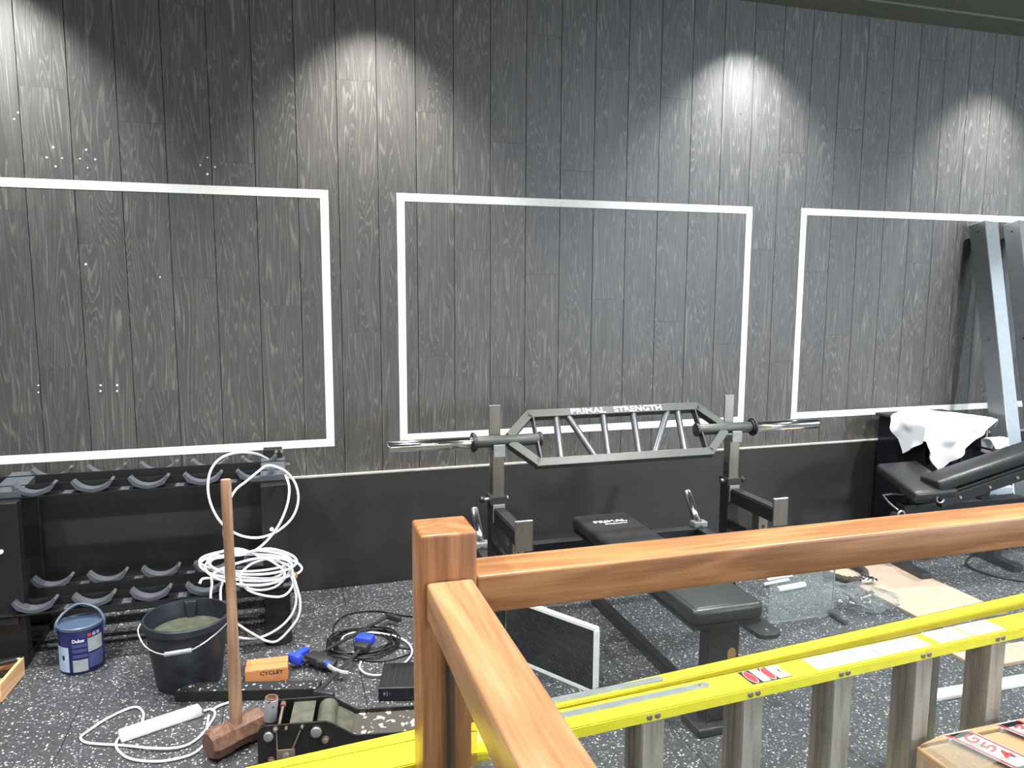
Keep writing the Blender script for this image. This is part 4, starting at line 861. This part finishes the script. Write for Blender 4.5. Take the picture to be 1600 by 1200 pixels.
# white tubes modelled in place of pale strips reflected on the pane
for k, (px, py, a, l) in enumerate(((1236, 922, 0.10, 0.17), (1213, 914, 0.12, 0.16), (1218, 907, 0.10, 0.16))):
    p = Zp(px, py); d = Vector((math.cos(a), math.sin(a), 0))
    tag(MB().cyl(p - d * l / 2 + Vector((0, 0, 0.016)), p + d * l / 2 + Vector((0, 0, 0.016)), 0.015 if k == 0 else 0.008, None, 16, 0.003).obj('reflected_strip', M['white'], None, True),
        ('thickest white tube standing in for a reflected strip behind the acrylic sheet', 'thin white tube standing in for the middle reflected strip behind the acrylic sheet', 'thin white tube standing in for the furthest reflected strip behind the acrylic sheet')[k], 'tube')
# rope attachment
rp = thing('triceps_rope', 'dark twisted rope with chrome ends lying on the pale board', 'rope', (2.83, -0.60, 0))
rpts = spline([Zp(1288, 898, 0.034), Zp(1300, 900, 0.034), Zp(1322, 906, 0.034), Zp(1344, 906, 0.034)], 10)
def twist(pts, ph):
    out = []
    for k, p in enumerate(pts):
        d = (pts[min(k + 1, len(pts) - 1)] - pts[max(k - 1, 0)]).normalized(); s1 = d.cross(Vector((0, 0, 1))).normalized(); s2 = s1.cross(d); a = ph + k * 0.55
        out.append(p + s1 * (0.009 * math.cos(a)) + s2 * (0.009 * math.sin(a)))
    return out
rpts2 = spline([Zp(1352, 903, 0.034), Zp(1350, 892, 0.034), Zp(1338, 885, 0.034), Zp(1322, 879, 0.034)], 10)
for P_ in (rpts, rpts2):
    for ph in (0, 2 * PI / 3, 4 * PI / 3): MB().tube(twist(P_, ph), 0.011, 8).obj('rope_strand', M['rope'], rp, True, 70)
pe1 = Zp(1348, 905, 0.034)
MB().cyl(pe1 + Vector((-0.02, 0.0, 0)), pe1 + Vector((0.045, -0.02, 0.0)), 0.019, 0.016, 16, 0.003).obj('chrome_ferrule', M['chrome'], rp, True)
MB().tube([pe1 + Vector((0.045 + 0.018 * math.cos(t), -0.02 + 0.018 * math.sin(t), 0)) for t in [2 * PI * k / 14 for k in range(14)]], 0.006, 8, True).obj('ring', M['chrome'], rp, True)
# polythene bag with chrome fittings
bg0 = Zp(1340, 950); rnd = random.Random(4)
bm = bmesh.new(); bmesh.ops.create_icosphere(bm, subdivisions=4, radius=1.0)
for v in bm.verts:
    p = v.co.copy(); f = 1 + 0.16 * math.sin(7 * p.x + 3 * p.y) * math.cos(5 * p.y - 2 * p.z) + 0.07 * math.sin(17 * p.x + 11 * p.y + 5 * p.z)
    q = Vector((p.x * 0.165, p.y * 0.088, p.z * 0.058)) * f
    v.co = Vector((bg0.x + q.x * 0.80 + q.y * 0.6, bg0.y - q.x * 0.60 + q.y * 0.8, max(0.002, 0.055 + q.z)))
mb = MB(); mb.bm.free(); mb.bm = bm
tag(mb.obj('polythene_bag', M['bag'], None, False), 'crumpled clear polythene bag of chrome fittings on the floor', 'bag')
for k, (dx, dy, a, l, r, lab) in enumerate(((-0.06, 0.02, -0.6, 0.11, 0.012, 'chrome bar inside the polythene bag, nearest the board'), (-0.02, -0.03, -0.9, 0.10, 0.010, 'chrome bar inside the polythene bag, in the middle'), (0.045, -0.02, 0.2, 0.10, 0.012, 'short chrome bar lying crosswise inside the polythene bag'))):
    p = bg0 + Vector((dx * 0.6, dy * 0.6, 0.025 + 0.017 * k)); d = Vector((math.cos(a), math.sin(a), 0.0))
    tag(MB().cyl(p - d * l / 2, p + d * l / 2, r, None, 16, 0.002).cyl(p - d * l * 0.52, p - d * l * 0.42, r * 1.5, None, 16, 0.002).cyl(p + d * l * 0.42, p + d * l * 0.52, r * 1.5, None, 16, 0.002).obj('chrome_bar', M['chrome'], None, True), lab, 'chrome bar')
pz = Zp(1318, 972)
tag(MB().cyl(Zp(1296, 953, 0.016), Zp(1322, 972, 0.016), 0.015, None, 16, 0.003).obj('grip_tube', M['grip'], None, True), 'grey tube on the floor sticking out beside the polythene bag', 'tube')
# cable loop and wrapped bundle at the far right
tag(MB().tube(spline([Zp(x, y, 0.007) for x, y in ((1600, 908), (1580, 905), (1550, 899), (1522, 890), (1510, 881), (1512, 873), (1525, 865), (1545, 858), (1570, 856))], 6), 0.006, 8).obj('cable_loop', M['coil'], None, True, 60), 'black cable curving over the floor at the right edge', 'cable')
bm = bmesh.new(); bmesh.ops.create_icosphere(bm, subdivisions=4, radius=1.0); bc = Vector((4.22, -0.80, 0))
for v in bm.verts:
    p = v.co.copy(); f = 1 + 0.12 * math.sin(6 * p.x + 4 * p.y) * math.cos(7 * p.y - 3 * p.z) + 0.06 * math.sin(15 * p.x + 13 * p.z)
    v.co = Vector((bc.x + p.x * 0.26 * f, bc.y + p.y * 0.12 * f, max(0.0, 0.075 + p.z * 0.085 * f)))
mb = MB(); mb.bm.free(); mb.bm = bm
tag(mb.obj('wrapped_bundle', M['cab'], None, False), 'bundle wrapped in glossy black plastic at the foot of the steel posts', 'bundle')

# ================================================================== yellow step ladder lying on its side
ld = thing('step_ladder', 'yellow fibreglass step ladder lying on its side behind the glass', 'step ladder', (1.4, -2.08, 0))
lu = Vector((0.9976, 0.070, 0)).normalized(); ln = Vector((-lu.y, lu.x, 0)); LO = Vector((0.612, -2.288, 0)); lru = Vector((0.995, 0.100, 0)).normalized(); lrn = Vector((-lru.y, lru.x, 0)); LRO = Vector((0.612, -2.188, 0))
def rp_(s, n, z): return LRO + lru * s + lrn * n + Vector((0, 0, z))
def lp_(s, n, z): return LO + lu * s + ln * n + Vector((0, 0, z))
LT = 0.510; S0, S1 = -0.95, 2.32; RW = 0.087
def chan(n0, n1, zt, dn, nm, s0, s1, flange=0.026, lp_=lp_, lu=lu, ln=ln):
    mb = MB(); nm_ = (n0 + n1) / 2; sg = -1 if dn else 1
    mb.obox(lp_((s0 + s1) / 2, nm_, zt + sg * 0.0025), lu, ln, (0, 0, 1), (s1 - s0, n1 - n0, 0.005), 0.001, 1)
    for n in (n0 + 0.0025, n1 - 0.0025): mb.obox(lp_((s0 + s1) / 2, n, zt + sg * flange / 2), lu, ln, (0, 0, 1), (s1 - s0, 0.005, flange), 0.001, 1)
    return mb.obj(nm, M['yellow'], ld)
fr1 = chan(0.0, RW, LT, True, 'front_rail', S0, S1)
chan(0.0, RW, 0.0, False, 'front_rail', S0, S1)
rr1 = chan(0.0, 0.0435, LT - 0.004, True, 'rear_rail', S0 - 0.02, S1, 0.026, rp_, lru, lrn)
chan(0.0, 0.0435, 0.0, False, 'rear_rail', S0 - 0.02, S1, 0.026, rp_, lru, lrn)
for k in range(-5, 7):
    s = 0.788 - LO.x + 0.288 * k
    if not (S0 + 0.05 < s < S1 - 0.1): continue
    tr_ = MB().obox(lp_(s + 0.003, RW / 2, LT / 2), lu, ln, (0, 0, 1), (0.005, RW - 0.012, LT - 0.012)).obox(lp_(s + 0.032, 0.008, LT / 2), lu, ln, (0, 0, 1), (0.062, 0.004, LT - 0.012)).obox(lp_(s + 0.024, RW - 0.008, LT / 2), lu, ln, (0, 0, 1), (0.045, 0.004, LT - 0.012))
    for q in (0.02, 0.04, 0.06): tr_.obox(lp_(s - 0.0005, q, LT / 2), lu, ln, (0, 0, 1), (0.003, 0.004, LT - 0.014))
    tr_ = tr_.obj('tread', M['alu'], ld)
    for q in (0.018, 0.040): MB().cyl(lp_(s + q, 0.0, LT - 0.013), lp_(s + q, -0.004, LT - 0.013), 0.008, 0.007, 12, 0.001).obj('rivet', M['rivet'], fr1, True)
for s in (-0.60, 0.0, 0.57, 1.30, 1.86):
    MB().obox(rp_(s, 0.023, LT / 2), lru, lrn, (0, 0, 1), (0.028, 0.014, LT - 0.012), 0.001).obj('rear_brace', M['strap'], ld)
# zinc spreader straps on the rails
def strap(s0, s1, n, z, nm, par):
    poly = []
    for k in range(9): t_ = PI / 2 - PI * k / 8; poly.append((s1 + 0.011 * math.cos(t_), 0.011 * math.sin(t_)))
    for k in range(9): t_ = -PI / 2 - PI * k / 8; poly.append((s0 + 0.011 * math.cos(t_), 0.011 * math.sin(t_)))
    MB().prism(poly, lambda u, v, a: lp_(u, n + v, a), z, z + 0.004).obj(nm, M['strap'], par)
strap(-0.057, 0.387, 0.055, LT, 'spreader_strap', ld)
strap(-0.057, 0.298, 0.127, LT - 0.004, 'spreader_strap', ld)
MB().cyl(lp_(0.373, 0.055, LT + 0.004), lp_(0.373, 0.055, LT + 0.007), 0.006, 0.005, 12).obj('strap_rivet', M['zinc'], ld, True)
hz_ = MB().cyl(lp_(-0.03, 0.055, LT + 0.006), lp_(-0.03, 0.135, LT + 0.006), 0.010, 0.010, 12, 0.002).obj('hinge_pin', M['strap'], ld, True)
# labels on the upper front rail
def lab(s0, s1, n0, n1, m, nm, par, z=LT): return MB().obox(lp_((s0 + s1) / 2, (n0 + n1) / 2, z + 0.0004), lu, ln, (0, 0, 1), (s1 - s0, n1 - n0, 0.0008)).obj(nm, m, par)
def sx(px, py): 
    p = Zp(px, py, LT); return (p - LO).dot(lu)
a0, a1 = sx(1166, 1062), sx(1226, 1048)
wl = lab(a0, a1, 0.016, 0.080, M['ink'], 'warning_label', ld); w_ = a1 - a0
lab(a0 + w_ * 0.27, a0 + w_ * 0.47, 0.018, 0.078, M['label'], 'label_field', wl, LT + 0.0008)
lab(a0 + w_ * 0.68, a1 - 0.002, 0.018, 0.078, M['label'], 'label_field', wl, LT + 0.0008)
for q in (0.135, 0.575):
    for rx, ry, mm, zz in ((0.0125, 0.030, 'label', 0.0008), (0.0105, 0.027, 'red', 0.0014)):
        MB().prism([(rx * math.cos(t_), ry * math.sin(t_)) for t_ in [2 * PI * k / 20 for k in range(20)]], lambda u, v, a: lp_(a0 + w_ * q + u, 0.048 + v, LT + a), zz, zz + 0.0006).obj('label_oval', M[mm], wl)
MB().prism([(0, 0), (0.008, -0.012), (0.004, 0.002), (0.010, 0.012), (0.003, 0.008)], lambda u, v, a: lp_(a0 + w_ * 0.84 + u, 0.048 + v, LT + a), 0.0016, 0.002).obj('pictogram', M['ink'], wl)
b0, b1 = sx(1268, 1040), sx(1440, 1000)
ll = lab(b0, b1, 0.018, 0.080, M['label'], 'instruction_label', ld)
for k in range(4): lab(b0 + 0.02 + 0.10 * k, b0 + 0.085 + 0.10 * k, 0.026, 0.070, M['canwhite'], 'label_text_block', ll, LT + 0.0008)
c0, c1 = sx(1456, 998), sx(1500, 986); lab(c0, c1, 0.018, 0.084, M['white_print'], 'blank_label', ld)
c0, c1 = sx(1506, 986), sx(1550, 974); lab(c0, c1, 0.018, 0.084, M['white_print'], 'blank_label', ld)
c0, c1 = sx(690, 1172), sx(800, 1150); bl = lab(c0, c1, 0.026, 0.062, M['label'], 'maker_label', ld)
mk = MB()
for k in range(7): mk.prism([(0, -0.009), (0.006, -0.009), (0.013, 0.009), (0.007, 0.009)], lambda u, v, a: lp_(c0 + 0.03 + 0.02 * k + u, 0.042 + v, LT + a), 0.001, 0.0015).prism([(0.012, -0.009), (0.006, -0.009), (0.007, 0.009), (0.013, 0.009)], lambda u, v, a: lp_(c0 + 0.038 + 0.02 * k + u, 0.042 + v, LT + a), 0.001, 0.0014)
mk.obj('wave_print', M['inkblue'], bl)

# ================================================================== taped carton in the right foreground
cx0, cx1, cy0, cy1, cz = 1.655, 2.45, -2.392, -2.226, 0.240
ct = thing('taped_carton', 'brown cardboard carton bound with red and white tape by the ladder', 'carton', ((cx0 + cx1) / 2, (cy0 + cy1) / 2, 0))
MB().box(cx0, cx1, cy0, cy1, 0.0, cz, 0.006).obj('body', M['card'], ct)
MB().prism([(cx0, cy1 - 0.012), (cx1, cy1 - 0.012), (cx1, cy1 + 0.006), (cx0 + 0.1, cy1 + 0.010)], lambda u, v, a: (u, v, cz + a), 0.0, 0.012, 0.002).obj('torn_flap', M['card'], ct)
for k, (xx, tl_, chars) in enumerate(((1.80, -0.05, ('G', '5', '4')), (1.985, -0.06, ('3', '&', '4')))):
    tpz = MB().prism([(xx - 0.045, cy1 + 0.0), (xx + 0.045, cy1 + 0.0), (xx + 0.045 - tl_, cy0), (xx - 0.045 - tl_, cy0)], lambda u, v, a: (u, v, cz + a), 0.012, 0.0135).prism([(xx - 0.045, cy1 - 0.02), (xx + 0.045, cy1 - 0.02), (xx + 0.045, cy1 + 0.004), (xx - 0.045, cy1 + 0.004)], lambda u, v, a: (u, v, cz + a), 0.0, 0.0135)
    tpz = tpz.prism([(xx - 0.045 - tl_, 0.0), (xx + 0.045 - tl_, 0.0), (xx + 0.045 - tl_ * 2, -0.2), (xx - 0.045 - tl_ * 2, -0.2)], lambda u, v, a: (u, cy0 - a, cz + v + 0.0135), 0.0, 0.0015).obj('packing_tape', M['label'], ct)
    for q, ch in enumerate(chars):
        pz_ = Vector((xx - tl_ * (0.2 + 0.3 * q), cy1 - 0.035 - 0.042 * q, cz + 0.0136))
        lettering(ch, pz_, (0.9, 0.35, 0), (-0.35, 0.9, 0), 0.036, 0.036, M['red'], tpz, bold=0.02)
    for q in (-0.038, 0.036): MB().prism([(xx + q - 0.003, cy1), (xx + q + 0.004, cy1), (xx + q + 0.004 - tl_, cy0), (xx + q - 0.003 - tl_, cy0)], lambda u, v, a: (u, v, cz + a), 0.0135, 0.0142).obj('red_stripe', M['red'], tpz)
# loose clear film over the carton's left end
bm = bmesh.new(); V = []; n1, n2 = 14, 10
for i in range(n1 + 1):
    row = []
    for j in range(n2 + 1):
        a, b = i / n1, j / n2
        x = cx0 - 0.16 * (1 - a) + 0.02 + a * 0.14; y_ = cy0 + 0.01 + b * (cy1 - cy0 - 0.03)
        z_ = (cz + 0.018) * min(1.0, 0.05 + a * 1.3) + 0.012 * math.sin(9 * a + 5 * b) * math.cos(7 * b)
        row.append(bm.verts.new((x, y_, max(0.004, z_) if x < cx0 - 0.005 else max(cz + 0.016, z_ + 0.004))))
    V.append(row)
for i in range(n1):
    for j in range(n2): bm.faces.new((V[i][j], V[i + 1][j], V[i + 1][j + 1], V[i][j + 1]))
bmesh.ops.solidify(bm, geom=bm.faces[:], thickness=0.001)
mb = MB(); mb.bm.free(); mb.bm = bm
tag(mb.obj('plastic_film', M['film'], None, True), 'loose clear plastic film over the end of the taped carton', 'plastic film')
